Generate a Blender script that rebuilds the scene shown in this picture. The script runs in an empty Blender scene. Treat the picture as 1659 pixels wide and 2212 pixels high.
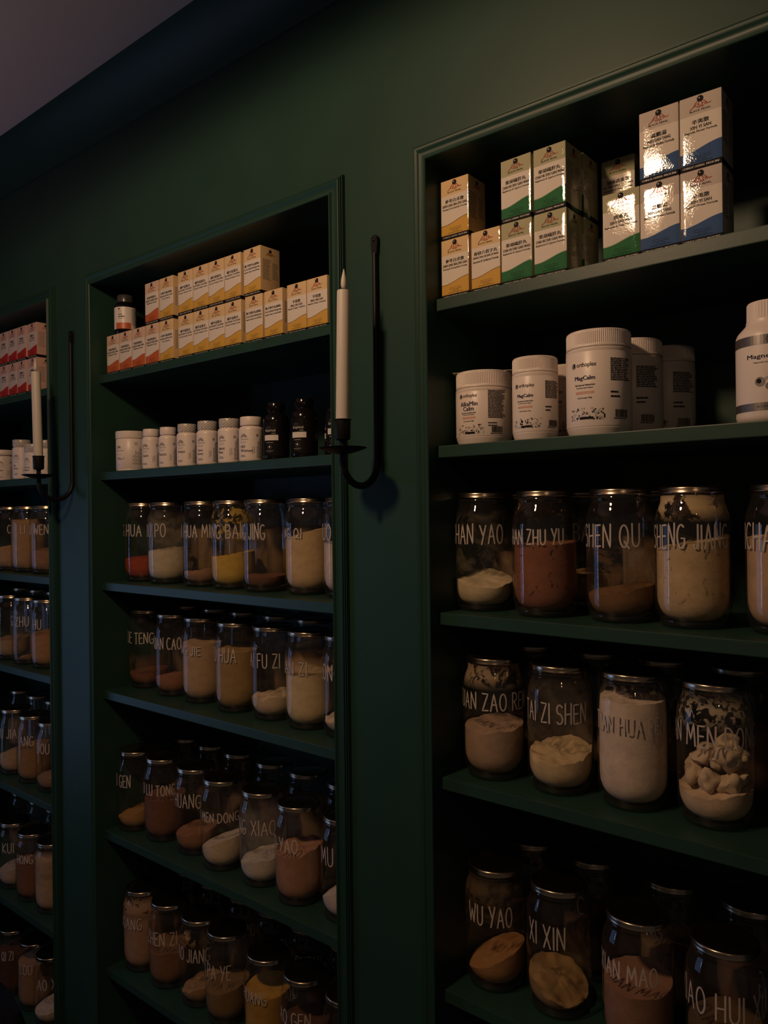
import bpy, bmesh, math, random
from mathutils import Vector, Matrix, noise
from math import sin, cos, pi, radians, asin, atan2

S = bpy.context.scene
C = S.collection
rnd = random.Random(7)

# ------------------------------------------------------------------ camera
CAM = Vector((0.0, -1.028, 0.0))
YAW, PITCH, ROLL, FPX = 0.6899, 0.0004, -0.0118, 1666.28
fw = Vector((-sin(YAW) * cos(PITCH), cos(YAW) * cos(PITCH), sin(PITCH)))
rt = Vector((cos(YAW), sin(YAW), 0))
up = rt.cross(fw)
r2 = rt * cos(ROLL) + up * sin(ROLL)
u2 = -rt * sin(ROLL) + up * cos(ROLL)
cd = bpy.data.cameras.new('camera')
cam = bpy.data.objects.new('camera', cd)
C.objects.link(cam)
cam.matrix_world = Matrix(((r2.x, u2.x, -fw.x, CAM.x), (r2.y, u2.y, -fw.y, CAM.y), (r2.z, u2.z, -fw.z, CAM.z), (0, 0, 0, 1)))
cd.sensor_fit = 'VERTICAL'
cd.sensor_height = 36.0
cd.lens = 36.0 * FPX / 2212.0
cd.clip_start = 0.02
S.camera = cam

# ------------------------------------------------------------------ light
S.view_settings.view_transform = 'Standard'
S.view_settings.look = 'None'
S.view_settings.exposure = 0.0
S.view_settings.gamma = 1.0
S.cycles.max_bounces = 8
S.cycles.transparent_max_bounces = 24
S.cycles.caustics_reflective = False
S.cycles.caustics_refractive = False
S.cycles.sample_clamp_indirect = 2.0
W = bpy.data.worlds.new('dim_room')
S.world = W
W.use_nodes = True
W.node_tree.nodes['Background'].inputs[0].default_value = (1.0, 0.80, 0.72, 1)
W.node_tree.nodes['Background'].inputs[1].default_value = 0.030

def lamp(name, kind, loc, power, col, **kw):
    d = bpy.data.lights.new(name, kind)
    d.energy = power
    d.color = col
    for k, v in kw.items():
        setattr(d, k, v)
    o = bpy.data.objects.new(name, d)
    C.objects.link(o)
    o.location = loc
    return o
WARM = (1.0, 0.64, 0.375)
lamp('ceiling_lamp', 'SPOT', (-0.85, -1.12, 0.93), 36.0, WARM, spot_size=radians(176), spot_blend=0.12, shadow_soft_size=0.070)
lamp('ceiling_lamp', 'SPOT', (0.75, -1.75, 0.93), 3.5, WARM, spot_size=radians(170), spot_blend=0.2, shadow_soft_size=0.035)
win = lamp('window_daylight', 'AREA', (-2.96, -1.05, -0.46), 2.6, (0.30, 0.50, 1.0), shape='RECTANGLE', size=1.15, size_y=1.05)
win.rotation_euler = Vector((1, 0, 0)).to_track_quat('-Z', 'Y').to_euler()
glint_strip = lamp('window_daylight', 'AREA', (-2.93, -1.45, -0.22), 0.7, (0.36, 0.54, 1.0), shape='RECTANGLE', size=0.07, size_y=0.60, spread=radians(160))  # extra bright strip added before the window to put blue glints on the jars
glint_strip.rotation_euler = Vector((0.80, 0.55, 0.0)).to_track_quat('-Z', 'Y').to_euler()
up_l = lamp('ceiling_fill', 'SPOT', (-2.2, -1.6, -0.40), 19.0, (1.0, 0.60, 0.50), spot_size=radians(120), spot_blend=0.8, shadow_soft_size=0.08)  # added fill aimed upward to lift the dark ceiling; no known lamp stands here
up_l.rotation_euler = (radians(180), 0, 0)

# ------------------------------------------------------------------ helpers
def link(o, parent=None):
    C.objects.link(o)
    if parent:
        o.parent = parent
    return o
def tag(o, label=None, cat=None, group=None, kind=None):
    if label: o['label'] = label
    if cat: o['category'] = cat
    if group: o['group'] = group
    if kind: o['kind'] = kind
    return o
def empty(name, loc, rz=0.0):
    o = bpy.data.objects.new(name, None)
    o.empty_display_size = 0.03
    o.location = loc
    o.rotation_euler = (0, 0, rz)
    return link(o)
def mobj(name, me, parent=None, mats=None, loc=None):
    o = bpy.data.objects.new(name, me)
    if mats:
        for m in (mats if isinstance(mats, (list, tuple)) else [mats]):
            me.materials.append(m)
    if loc: o.location = loc
    return link(o, parent)
def mesh(name, vs, fs, mi=None, smooth=False):
    me = bpy.data.meshes.new(name)
    me.from_pydata(vs, [], fs)
    if mi: me.polygons.foreach_set('material_index', mi)
    if smooth: me.polygons.foreach_set('use_smooth', [True] * len(fs))
    me.update()
    return me
def soft(me, ang=35):
    me.polygons.foreach_set('use_smooth', [True] * len(me.polygons))
    me.set_sharp_from_angle(angle=radians(ang))
    return me
def boxes(name, lst, bevel=0.0):
    """several axis aligned boxes (x0,x1,y0,y1,z0,z1) that make up ONE thing"""
    bm = bmesh.new()
    for (x0, x1, y0, y1, z0, z1) in lst:
        r = bmesh.ops.create_cube(bm, size=1.0)
        for v in r['verts']:
            v.co = Vector(((x0 + x1) / 2 + v.co.x * (x1 - x0), (y0 + y1) / 2 + v.co.y * (y1 - y0), (z0 + z1) / 2 + v.co.z * (z1 - z0)))
    if bevel:
        bmesh.ops.bevel(bm, geom=bm.edges[:], offset=bevel, segments=2, profile=0.7, affect='EDGES')
    me = bpy.data.meshes.new(name)
    bm.to_mesh(me)
    bm.free()
    return me
def lathe(name, prof, n=48, close=False, rib=None, sharp=40):
    """prof list of (r, z); rib=(z0,z1,count,depth) grooves the wall between z0 and z1"""
    vs, fs, idx = [], [], []
    for (r, z) in prof:
        if r < 1e-6:
            idx.append([len(vs)]); vs.append((0, 0, z))
        else:
            row = []
            for i in range(n):
                a = 2 * pi * i / n
                rr = r
                if rib and rib[0] <= z <= rib[1] and i % 2: rr -= rib[3]
                row.append(len(vs)); vs.append((rr * cos(a), rr * sin(a), z))
            idx.append(row)
    for a, b in zip(idx, idx[1:]):
        for i in range(n):
            j = (i + 1) % n
            if len(a) == 1 and len(b) == 1: continue
            if len(a) == 1: fs.append((a[0], b[j], b[i]))
            elif len(b) == 1: fs.append((a[i], a[j], b[0]))
            else: fs.append((a[i], a[j], b[j], b[i]))
    me = mesh(name, vs, fs)
    return soft(me, sharp)
def tube(name, pts, rad, n=12, cap=True):
    vs, fs = [], []
    pts = [Vector(p) for p in pts]
    rads = rad if isinstance(rad, (list, tuple)) else [rad] * len(pts)
    nrm = Vector((1, 0, 0))
    for k, p in enumerate(pts):
        t = (pts[min(k + 1, len(pts) - 1)] - pts[max(k - 1, 0)]).normalized()
        nrm = (nrm - t * nrm.dot(t)).normalized()
        b = t.cross(nrm)
        for i in range(n):
            a = 2 * pi * i / n
            vs.append(p + (nrm * cos(a) + b * sin(a)) * rads[k])
    for k in range(len(pts) - 1):
        for i in range(n):
            j = (i + 1) % n
            fs.append((k * n + i, k * n + j, (k + 1) * n + j, (k + 1) * n + i))
    if cap:
        fs.append(tuple(range(n - 1, -1, -1)))
        fs.append(tuple((len(pts) - 1) * n + i for i in range(n)))
    return soft(mesh(name, vs, fs), 50)

# ------------------------------------------------------------------ materials
def nt(name):
    m = bpy.data.materials.new(name)
    m.use_nodes = True
    t = m.node_tree
    return m, t, t.nodes['Principled BSDF'], t.nodes['Material Output']
def mat(name, col, rough=0.5, metal=0.0, spec=0.5, bump=0.0, bscale=200.0, coat=0.0, var=0.0, vscale=30.0, dist=0.001):
    m, t, p, out = nt(name)
    p.inputs['Base Color'].default_value = (*col, 1)
    p.inputs['Roughness'].default_value = rough
    p.inputs['Metallic'].default_value = metal
    p.inputs['Specular IOR Level'].default_value = spec
    p.inputs['Coat Weight'].default_value = coat
    p.inputs['Coat Roughness'].default_value = 0.08
    if bump or var:
        tc = t.nodes.new('ShaderNodeTexCoord')
    if bump:
        n = t.nodes.new('ShaderNodeTexNoise'); n.inputs['Scale'].default_value = bscale; n.inputs['Detail'].default_value = 6
        b = t.nodes.new('ShaderNodeBump'); b.inputs['Strength'].default_value = bump; b.inputs['Distance'].default_value = dist
        t.links.new(tc.outputs['Object'], n.inputs['Vector'])
        t.links.new(n.outputs['Fac'], b.inputs['Height'])
        t.links.new(b.outputs['Normal'], p.inputs['Normal'])
    if var:
        n = t.nodes.new('ShaderNodeTexNoise'); n.inputs['Scale'].default_value = vscale; n.inputs['Detail'].default_value = 5
        r = t.nodes.new('ShaderNodeMapRange')
        r.inputs['To Min'].default_value = 1 - var; r.inputs['To Max'].default_value = 1 + var
        r.inputs['From Min'].default_value = 0.3; r.inputs['From Max'].default_value = 0.7
        mx = t.nodes.new('ShaderNodeVectorMath'); mx.operation = 'SCALE'; mx.inputs[0].default_value = col
        t.links.new(tc.outputs['Object'], n.inputs['Vector'])
        t.links.new(n.outputs['Fac'], r.inputs['Value'])
        t.links.new(r.outputs['Result'], mx.inputs['Scale'])
        t.links.new(mx.outputs['Vector'], p.inputs['Base Color'])
    return m
GREEN = (0.0165, 0.0480, 0.0345)
M_WALL = mat('green_wall_paint', GREEN, 0.46, spec=0.27, bump=0.06, bscale=60, var=0.06, vscale=8)
M_TRIM = mat('green_satin_paint', (0.0150, 0.0460, 0.0335), 0.42, spec=0.28, bump=0.05, bscale=90)
M_SHELF = mat('green_shelf_paint', (0.0160, 0.0480, 0.0350), 0.42, spec=0.40, bump=0.08, bscale=120, var=0.08, vscale=20)
M_CEIL = mat('white_ceiling_paint', (0.70, 0.60, 0.58), 0.8, bump=0.05, bscale=40)
M_FLOOR = mat('dark_floor_boards', (0.05, 0.035, 0.025), 0.5, var=0.2, vscale=6)
M_IRON = mat('black_iron', (0.006, 0.0055, 0.0055), 0.45, metal=0.0, spec=0.25, bump=0.15, bscale=150)
M_CANDLE = mat('ivory_wax', (0.60, 0.55, 0.48), 0.45, spec=0.4)
M_WICK = mat('dark_wick', (0.03, 0.02, 0.02), 0.7)
M_LID = mat('gold_lacquered_tin', (0.52, 0.42, 0.30), 0.25, metal=1.0, bump=0.05, bscale=80)
M_PLASTIC = mat('white_plastic', (0.78, 0.68, 0.62), 0.38, spec=0.5)
M_CAPW = mat('white_cap_plastic', (0.78, 0.68, 0.62), 0.42, spec=0.5)
M_INK = mat('black_ink', (0.008, 0.007, 0.009), 0.6, spec=0.12)
M_NAVY = mat('navy_ink', (0.010, 0.010, 0.05), 0.6, spec=0.12)
M_GREYINK = mat('grey_ink', (0.22, 0.20, 0.20), 0.4)
M_LGREY = mat('pale_grey_ink', (0.42, 0.39, 0.37), 0.4)
M_PEACH = mat('peach_ink', (0.62, 0.36, 0.27), 0.4)
M_RED = mat('red_ink', (0.33, 0.05, 0.03), 0.6, spec=0.1)
M_WINK = mat('white_ink', (0.72, 0.66, 0.60), 0.4)
M_PAINTPEN = mat('white_paint_pen', (0.54, 0.465, 0.41), 0.6, spec=0.2)
M_BLACKPL = mat('black_gloss_plastic', (0.006, 0.005, 0.005), 0.14, spec=0.35)
M_BLACKLBL = mat('black_label', (0.007, 0.006, 0.006), 0.5, spec=0.10)
M_SILVER = mat('silver_foil', (0.34, 0.31, 0.30), 0.34, metal=0.9, bump=0.04, bscale=30)
M_CARD = mat('pale_card', (0.60, 0.58, 0.48), 0.6)
M_NAVYCLOTH = mat('navy_cloth', (0.004, 0.005, 0.012), 0.85, spec=0.2, bump=0.3, bscale=300, var=0.2)
M_FRAME = mat('white_window_paint', (0.6, 0.6, 0.6), 0.5)

def glass_mat(name, tint, rough=0.015, haze=0.016):
    m, t, p, out = nt(name)
    t.nodes.remove(p)
    geo = t.nodes.new('ShaderNodeNewGeometry')
    dot = t.nodes.new('ShaderNodeVectorMath'); dot.operation = 'DOT_PRODUCT'
    ab = t.nodes.new('ShaderNodeMath'); ab.operation = 'ABSOLUTE'
    om = t.nodes.new('ShaderNodeMath'); om.operation = 'SUBTRACT'; om.inputs[0].default_value = 1.0
    pw = t.nodes.new('ShaderNodeMath'); pw.operation = 'POWER'; pw.inputs[1].default_value = 5.0
    ma = t.nodes.new('ShaderNodeMath'); ma.operation = 'MULTIPLY_ADD'; ma.inputs[1].default_value = 0.93; ma.inputs[2].default_value = 0.05
    tr = t.nodes.new('ShaderNodeBsdfTransparent'); tr.inputs[0].default_value = (*tint, 1)
    gl = t.nodes.new('ShaderNodeBsdfGlossy'); gl.inputs['Roughness'].default_value = rough
    tc = t.nodes.new('ShaderNodeTexCoord')
    nz = t.nodes.new('ShaderNodeTexNoise'); nz.inputs['Scale'].default_value = 26
    bp = t.nodes.new('ShaderNodeBump'); bp.inputs['Strength'].default_value = 0.25; bp.inputs['Distance'].default_value = 0.002
    mx = t.nodes.new('ShaderNodeMixShader')
    L = t.links.new
    L(tc.outputs['Object'], nz.inputs['Vector']); L(nz.outputs['Fac'], bp.inputs['Height']); L(bp.outputs['Normal'], gl.inputs['Normal'])
    L(geo.outputs['Incoming'], dot.inputs[0]); L(geo.outputs['Normal'], dot.inputs[1])
    L(dot.outputs['Value'], ab.inputs[0]); L(ab.outputs[0], om.inputs[1]); L(om.outputs[0], pw.inputs[0]); L(pw.outputs[0], ma.inputs[0])
    df = t.nodes.new('ShaderNodeBsdfDiffuse'); df.inputs[0].default_value = (0.70, 0.62, 0.55, 1)
    hz = t.nodes.new('ShaderNodeTexNoise'); hz.inputs['Scale'].default_value = 18; hz.inputs['Detail'].default_value = 6
    hr = t.nodes.new('ShaderNodeMapRange'); hr.inputs['From Min'].default_value = 0.35; hr.inputs['From Max'].default_value = 0.75; hr.inputs['To Min'].default_value = haze * 0.5; hr.inputs['To Max'].default_value = haze * 1.6
    hm = t.nodes.new('ShaderNodeMixShader')
    L(tc.outputs['Object'], hz.inputs['Vector']); L(hz.outputs['Fac'], hr.inputs['Value']); L(hr.outputs[0], hm.inputs[0]); L(tr.outputs[0], hm.inputs[1]); L(df.outputs[0], hm.inputs[2])
    L(ma.outputs[0], mx.inputs[0]); L(hm.outputs[0], mx.inputs[1]); L(gl.outputs[0], mx.inputs[2]); L(mx.outputs[0], out.inputs['Surface'])
    return m
M_GLASS = glass_mat('clear_jar_glass', (0.985, 0.99, 0.985))
M_GBASE = glass_mat('thick_green_glass', (0.55, 0.62, 0.56))

def powder_mat(col, grain=0.6, cracks=0.0):
    m, t, p, out = nt('herb_powder')
    p.inputs['Roughness'].default_value = 0.95
    p.inputs['Specular IOR Level'].default_value = 0.1
    tc = t.nodes.new('ShaderNodeTexCoord')
    n = t.nodes.new('ShaderNodeTexNoise'); n.inputs['Scale'].default_value = 55; n.inputs['Detail'].default_value = 8; n.inputs['Roughness'].default_value = 0.65
    r = t.nodes.new('ShaderNodeMapRange'); r.inputs['From Min'].default_value = 0.3; r.inputs['From Max'].default_value = 0.7
    r.inputs['To Min'].default_value = 1 - 0.16; r.inputs['To Max'].default_value = 1 + 0.12
    sc = t.nodes.new('ShaderNodeVectorMath'); sc.operation = 'SCALE'; sc.inputs[0].default_value = col
    n2 = t.nodes.new('ShaderNodeTexNoise'); n2.inputs['Scale'].default_value = 480; n2.inputs['Detail'].default_value = 4
    b = t.nodes.new('ShaderNodeBump'); b.inputs['Strength'].default_value = grain * 0.55; b.inputs['Distance'].default_value = 0.0012
    L = t.links.new
    L(tc.outputs['Object'], n.inputs['Vector']); L(n.outputs['Fac'], r.inputs['Value']); L(r.outputs['Result'], sc.inputs['Scale'])
    L(tc.outputs['Object'], n2.inputs['Vector']); L(n2.outputs['Fac'], b.inputs['Height']); L(b.outputs['Normal'], p.inputs['Normal'])
    src = sc.outputs['Vector']
    if cracks:
        n3 = t.nodes.new('ShaderNodeTexNoise'); n3.inputs['Scale'].default_value = 75; n3.inputs['Detail'].default_value = 3; n3.inputs['Distortion'].default_value = 1.2
        mr = t.nodes.new('ShaderNodeMapRange'); mr.inputs['From Min'].default_value = 0.62; mr.inputs['From Max'].default_value = 0.70
        mr.inputs['To Min'].default_value = 1.0; mr.inputs['To Max'].default_value = 1 - cracks
        s2 = t.nodes.new('ShaderNodeVectorMath'); s2.operation = 'SCALE'
        L(tc.outputs['Object'], n3.inputs['Vector']); L(n3.outputs['Fac'], mr.inputs['Value']); L(src, s2.inputs[0]); L(mr.outputs['Result'], s2.inputs['Scale'])
        src = s2.outputs['Vector']
    L(src, p.inputs['Base Color'])
    return m
def film_mat(col, scale, lo, hi, zlo, zhi, amount):
    """dried dust clinging to the inside of the glass, patchy, between heights zlo and zhi"""
    m, t, p, out = nt('powder_dust')
    p.inputs['Base Color'].default_value = (*col, 1)
    p.inputs['Roughness'].default_value = 1.0
    p.inputs['Specular IOR Level'].default_value = 0.0
    tc = t.nodes.new('ShaderNodeTexCoord')
    n = t.nodes.new('ShaderNodeTexNoise'); n.inputs['Scale'].default_value = scale; n.inputs['Detail'].default_value = 8; n.inputs['Roughness'].default_value = 0.68; n.inputs['Distortion'].default_value = 0.8
    r = t.nodes.new('ShaderNodeMapRange'); r.inputs['From Min'].default_value = lo; r.inputs['From Max'].default_value = hi; r.inputs['To Max'].default_value = amount
    sp = t.nodes.new('ShaderNodeSeparateXYZ')
    a = t.nodes.new('ShaderNodeMapRange'); a.inputs['From Min'].default_value = zlo; a.inputs['From Max'].default_value = zlo + 0.02
    b = t.nodes.new('ShaderNodeMapRange'); b.inputs['From Min'].default_value = zhi; b.inputs['From Max'].default_value = zhi - 0.02
    m1 = t.nodes.new('ShaderNodeMath'); m1.operation = 'MULTIPLY'
    m2 = t.nodes.new('ShaderNodeMath'); m2.operation = 'MULTIPLY'
    tr = t.nodes.new('ShaderNodeBsdfTransparent')
    mx = t.nodes.new('ShaderNodeMixShader')
    L = t.links.new
    L(tc.outputs['Object'], n.inputs['Vector']); L(n.outputs['Fac'], r.inputs['Value'])
    L(tc.outputs['Object'], sp.inputs[0]); L(sp.outputs['Z'], a.inputs['Value']); L(sp.outputs['Z'], b.inputs['Value'])
    L(r.outputs[0], m1.inputs[0]); L(a.outputs[0], m1.inputs[1]); L(m1.outputs[0], m2.inputs[0]); L(b.outputs[0], m2.inputs[1])
    L(m2.outputs[0], mx.inputs[0]); L(tr.outputs[0], mx.inputs[1]); L(p.outputs[0], mx.inputs[2]); L(mx.outputs[0], out.inputs['Surface'])
    return m
def carton_mat(name, band, tint, white, line):
    """printed carton: tinted head band, white field, coloured wave, black foot bar; film wrinkles in the gloss"""
    m, t, p, out = nt(name)
    L = t.links.new
    uv = t.nodes.new('ShaderNodeUVMap')
    sp = t.nodes.new('ShaderNodeSeparateXYZ')
    L(uv.outputs['UV'], sp.inputs[0])
    U, V = sp.outputs['X'], sp.outputs['Y']
    def math(op, a, b=None, c=None):
        n = t.nodes.new('ShaderNodeMath'); n.operation = op
        for i, v in enumerate((a, b, c)):
            if v is None: continue
            if isinstance(v, (int, float)): n.inputs[i].default_value = v
            else: L(v, n.inputs[i])
        return n.outputs[0]
    def mixc(f, a, b):
        n = t.nodes.new('ShaderNodeMix'); n.data_type = 'RGBA'
        L(f, n.inputs['Factor'])
        for k, v in ((6, a), (7, b)):
            if isinstance(v, tuple): n.inputs[k].default_value = (*v, 1)
            else: L(v, n.inputs[k])
        return n.outputs[2]
    wave = math('MULTIPLY_ADD', math('COSINE', math('MULTIPLY_ADD', U, 3.3, -0.25)), -0.052, 0.283)
    d = math('SUBTRACT', V, wave)
    col = mixc(math('GREATER_THAN', V, 0.735), white, tint)
    col = mixc(math('LESS_THAN', d, 0.010), col, line)
    col = mixc(math('LESS_THAN', d, 0.0), col, band)
    col = mixc(math('GREATER_THAN', U, 2.0), col, tint)
    col = mixc(math('LESS_THAN', V, 0.072), col, (0.010, 0.008, 0.010))
    L(col, p.inputs['Base Color'])
    p.inputs['Roughness'].default_value = 0.6
    p.inputs['Specular IOR Level'].default_value = 0.08
    p.inputs['Coat Weight'].default_value = 1.0
    p.inputs['Coat Roughness'].default_value = 0.02
    tc = t.nodes.new('ShaderNodeTexCoord')
    oi = t.nodes.new('ShaderNodeObjectInfo')
    ad = t.nodes.new('ShaderNodeVectorMath'); ad.operation = 'ADD'
    sc = t.nodes.new('ShaderNodeVectorMath'); sc.operation = 'SCALE'; sc.inputs['Scale'].default_value = 40.0
    cb = t.nodes.new('ShaderNodeCombineXYZ')
    L(oi.outputs['Random'], cb.inputs[0]); L(oi.outputs['Random'], cb.inputs[2])
    L(cb.outputs[0], sc.inputs[0]); L(tc.outputs['Object'], ad.inputs[0]); L(sc.outputs[0], ad.inputs[1])
    n1 = t.nodes.new('ShaderNodeTexNoise'); n1.inputs['Scale'].default_value = 14; n1.inputs['Detail'].default_value = 1
    n2 = t.nodes.new('ShaderNodeTexNoise'); n2.inputs['Scale'].default_value = 420; n2.inputs['Detail'].default_value = 3
    L(ad.outputs[0], n1.inputs['Vector']); L(ad.outputs[0], n2.inputs['Vector'])
    b1 = t.nodes.new('ShaderNodeBump'); b1.inputs['Strength'].default_value = 0.5; b1.inputs['Distance'].default_value = 0.004
    b2 = t.nodes.new('ShaderNodeBump'); b2.inputs['Strength'].default_value = 0.45; b2.inputs['Distance'].default_value = 0.00022
    L(n1.outputs['Fac'], b1.inputs['Height']); L(n2.outputs['Fac'], b2.inputs['Height']); L(b1.outputs[0], b2.inputs['Normal'])
    L(b2.outputs[0], p.inputs['Coat Normal'])
    return m
def stripe_mat():
    m, t, p, out = nt('printed_shrink_band')
    L = t.links.new
    tc = t.nodes.new('ShaderNodeTexCoord')
    sp = t.nodes.new('ShaderNodeSeparateXYZ'); L(tc.outputs['Object'], sp.inputs[0])
    at = t.nodes.new('ShaderNodeMath'); at.operation = 'ARCTAN2'; L(sp.outputs['Y'], at.inputs[0]); L(sp.outputs['X'], at.inputs[1])
    a = t.nodes.new('ShaderNodeMath'); a.operation = 'MULTIPLY'; a.inputs[1].default_value = 17.0; L(at.outputs[0], a.inputs[0])
    b = t.nodes.new('ShaderNodeMath'); b.operation = 'MULTIPLY_ADD'; b.inputs[1].default_value = -1150.0; L(sp.outputs['Z'], b.inputs[0]); L(a.outputs[0], b.inputs[2])
    s = t.nodes.new('ShaderNodeMath'); s.operation = 'SINE'; L(b.outputs[0], s.inputs[0])
    g = t.nodes.new('ShaderNodeMath'); g.operation = 'GREATER_THAN'; g.inputs[1].default_value = 0.1; L(s.outputs[0], g.inputs[0])
    n = t.nodes.new('ShaderNodeTexNoise'); n.inputs['Scale'].default_value = 900; L(tc.outputs['Object'], n.inputs['Vector'])
    mr = t.nodes.new('ShaderNodeMapRange'); mr.inputs['From Min'].default_value = 0.4; mr.inputs['From Max'].default_value = 0.6; mr.inputs['To Min'].default_value = 0.35; L(n.outputs['Fac'], mr.inputs['Value'])
    mm = t.nodes.new('ShaderNodeMath'); mm.operation = 'MULTIPLY'; L(g.outputs[0], mm.inputs[0]); L(mr.outputs[0], mm.inputs[1])
    mx = t.nodes.new('ShaderNodeMix'); mx.data_type = 'RGBA'; L(mm.outputs[0], mx.inputs['Factor'])
    mx.inputs[6].default_value = (0.66, 0.60, 0.54, 1); mx.inputs[7].default_value = (0.16, 0.14, 0.13, 1)
    L(mx.outputs[2], p.inputs['Base Color'])
    p.inputs['Roughness'].default_value = 0.3
    return m
M_STRIPE = stripe_mat()
WHITE = (0.72, 0.64, 0.56)
M_YEL = carton_mat('yellow_carton', (0.62, 0.36, 0.07), (0.70, 0.50, 0.27), WHITE, (0.16, 0.07, 0.03))
M_ORA = carton_mat('orange_red_carton', (0.52, 0.12, 0.04), (0.66, 0.47, 0.34), WHITE, (0.30, 0.06, 0.03))
M_REDC = carton_mat('red_carton', (0.45, 0.022, 0.022), (0.62, 0.40, 0.33), (0.62, 0.50, 0.45), (0.40, 0.02, 0.02))
M_GRN = carton_mat('green_carton', (0.025, 0.15, 0.05), (0.42, 0.40, 0.25), WHITE, (0.50, 0.48, 0.36))
M_BLU = carton_mat('blue_carton', (0.045, 0.10, 0.24), (0.55, 0.47, 0.41), WHITE, (0.70, 0.64, 0.58))

# ------------------------------------------------------------------ printed matter
_tc = {}
def text_mesh(s, bold=0.0):
    k = (s, bold)
    if k not in _tc:
        cu = bpy.data.curves.new('type', 'FONT')
        cu.body = s
        cu.resolution_u = 2
        cu.offset = bold
        o = bpy.data.objects.new('type', cu)
        me = bpy.data.meshes.new_from_object(o)
        vs = [(v.co.x, v.co.y) for v in me.vertices]
        fs = [tuple(p.vertices) for p in me.polygons]
        bpy.data.objects.remove(o); bpy.data.meshes.remove(me); bpy.data.curves.remove(cu)
        x0 = min(v[0] for v in vs); x1 = max(v[0] for v in vs); y0 = min(v[1] for v in vs); y1 = max(v[1] for v in vs)
        _tc[k] = ([(a - x0, b - y0) for a, b in vs], fs, x1 - x0, y1 - y0)
    return _tc[k]
def ribbon(pts, w):
    """polyline brush stroke -> (verts2d, faces) with round ends"""
    P = [Vector(p) for p in pts]
    vs, fs = [], []
    for i, p in enumerate(P):
        a = P[max(i - 1, 0)]; b = P[min(i + 1, len(P) - 1)]
        d = (b - a); d = d.normalized() if d.length > 1e-9 else Vector((1, 0))
        n = Vector((-d.y, d.x)) * (w / 2)
        vs += [tuple(p + n), tuple(p - n)]
    for i in range(len(P) - 1):
        fs.append((2 * i, 2 * i + 1, 2 * i + 3, 2 * i + 2))
    for e, (i, s) in enumerate(((0, -1), (len(P) - 1, 1))):
        a = P[i]; q = P[i + 1] if i == 0 else P[i - 1]
        d = (a - q).normalized()
        k = len(vs)
        a0 = atan2(d.y, d.x)
        for j in range(7):
            t = a0 - pi / 2 + pi * j / 6
            vs.append((a.x + cos(t) * w / 2, a.y + sin(t) * w / 2))
        fs.append(tuple(range(k, k + 7)))
    return vs, fs
class Print:
    def __init__(self): self.v, self.f, self.m, self.off = [], [], [], []
    def raw(self, vs, fs, m=0, lift=0.0):
        k = len(self.v)
        self.v += vs; self.off += [lift] * len(vs)
        self.f += [tuple(i + k for i in f) for f in fs]; self.m += [m] * len(fs)
    def text(self, s, x, z, h=None, w=None, m=0, al='C', bold=0.0, rot=0):
        if bold:
            b = bold * (h or w / len(s)) * 1.1
            for k in (-1, 1): self.text(s, x + k * b, z, h, w, m, al, 0, rot)
        vs, fs, tw, th = text_mesh(s)
        sy = (h / th) if h else w / tw
        sx = (w / tw) if w else sy
        W_ = tw * sx
        x0 = x - (W_ / 2 if al == 'C' else 0 if al == 'L' else W_)
        if rot:
            out = [(x - (b * sy), z + a * sx) for a, b in vs]
        else:
            out = [(x0 + a * sx, z - th * sy / 2 + b * sy) for a, b in vs]
        self.raw(out, fs, m, 0.00008)
    def rect(self, x0, x1, z0, z1, m=0, n=1, lift=0.0):
        vs = []
        for i in range(n + 1):
            x = x0 + (x1 - x0) * i / n
            vs += [(x, z0), (x, z1)]
        self.raw(vs, [(2 * i, 2 * i + 2, 2 * i + 3, 2 * i + 1) for i in range(n)], m, lift)
    def disc(self, x, z, r, m=0, n=20, lift=0.0001):
        self.raw([(x + r * cos(2 * pi * i / n), z + r * sin(2 * pi * i / n)) for i in range(n)], [tuple(range(n))], m, lift)
    def ring(self, x, z, r, w, m=0, n=24):
        self.raw([(x + (r - w * (i % 2)) * cos(2 * pi * (i // 2) / n), z + (r - w * (i % 2)) * sin(2 * pi * (i // 2) / n)) for i in range(2 * n)],
                 [(2 * i, 2 * ((i + 1) % n), 2 * ((i + 1) % n) + 1, 2 * i + 1) for i in range(n)], m, 0.0001)
    def line(self, pts, w, m=0): self.raw(*ribbon(pts, w), m, 0.0001)
    def smallprint(self, x0, x1, ztop, zbot, rows, m=0, seed=1, fill=0.55, n=6, ragged=0.25):
        r = random.Random(seed)
        dz = (ztop - zbot) / rows
        for k in range(rows):
            z = ztop - dz * (k + 0.5)
            x = x0; end = x1 - (x1 - x0) * (r.random() * ragged)
            while x < end - 1e-5:
                L_ = min(end - x, (x1 - x0) * (0.05 + 0.14 * r.random()))
                self.rect(x, x + L_, z - dz * fill / 2, z + dz * fill / 2, m, max(1, int(n * L_ / (x1 - x0) + 1)), 0.00008)
                x += L_ + (x1 - x0) * 0.018
    def build(self, name, mapping, mats, parent):
        me = mesh(name, [mapping(x, z, o) for (x, z), o in zip(self.v, self.off)], self.f, self.m)
        return mobj(name, me, parent, mats)
def onto_cylinder(R, phi, lift=0.00025):
    return lambda s, z, o: ((R + lift + o) * cos(phi + s / R), (R + lift + o) * sin(phi + s / R), z)

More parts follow.
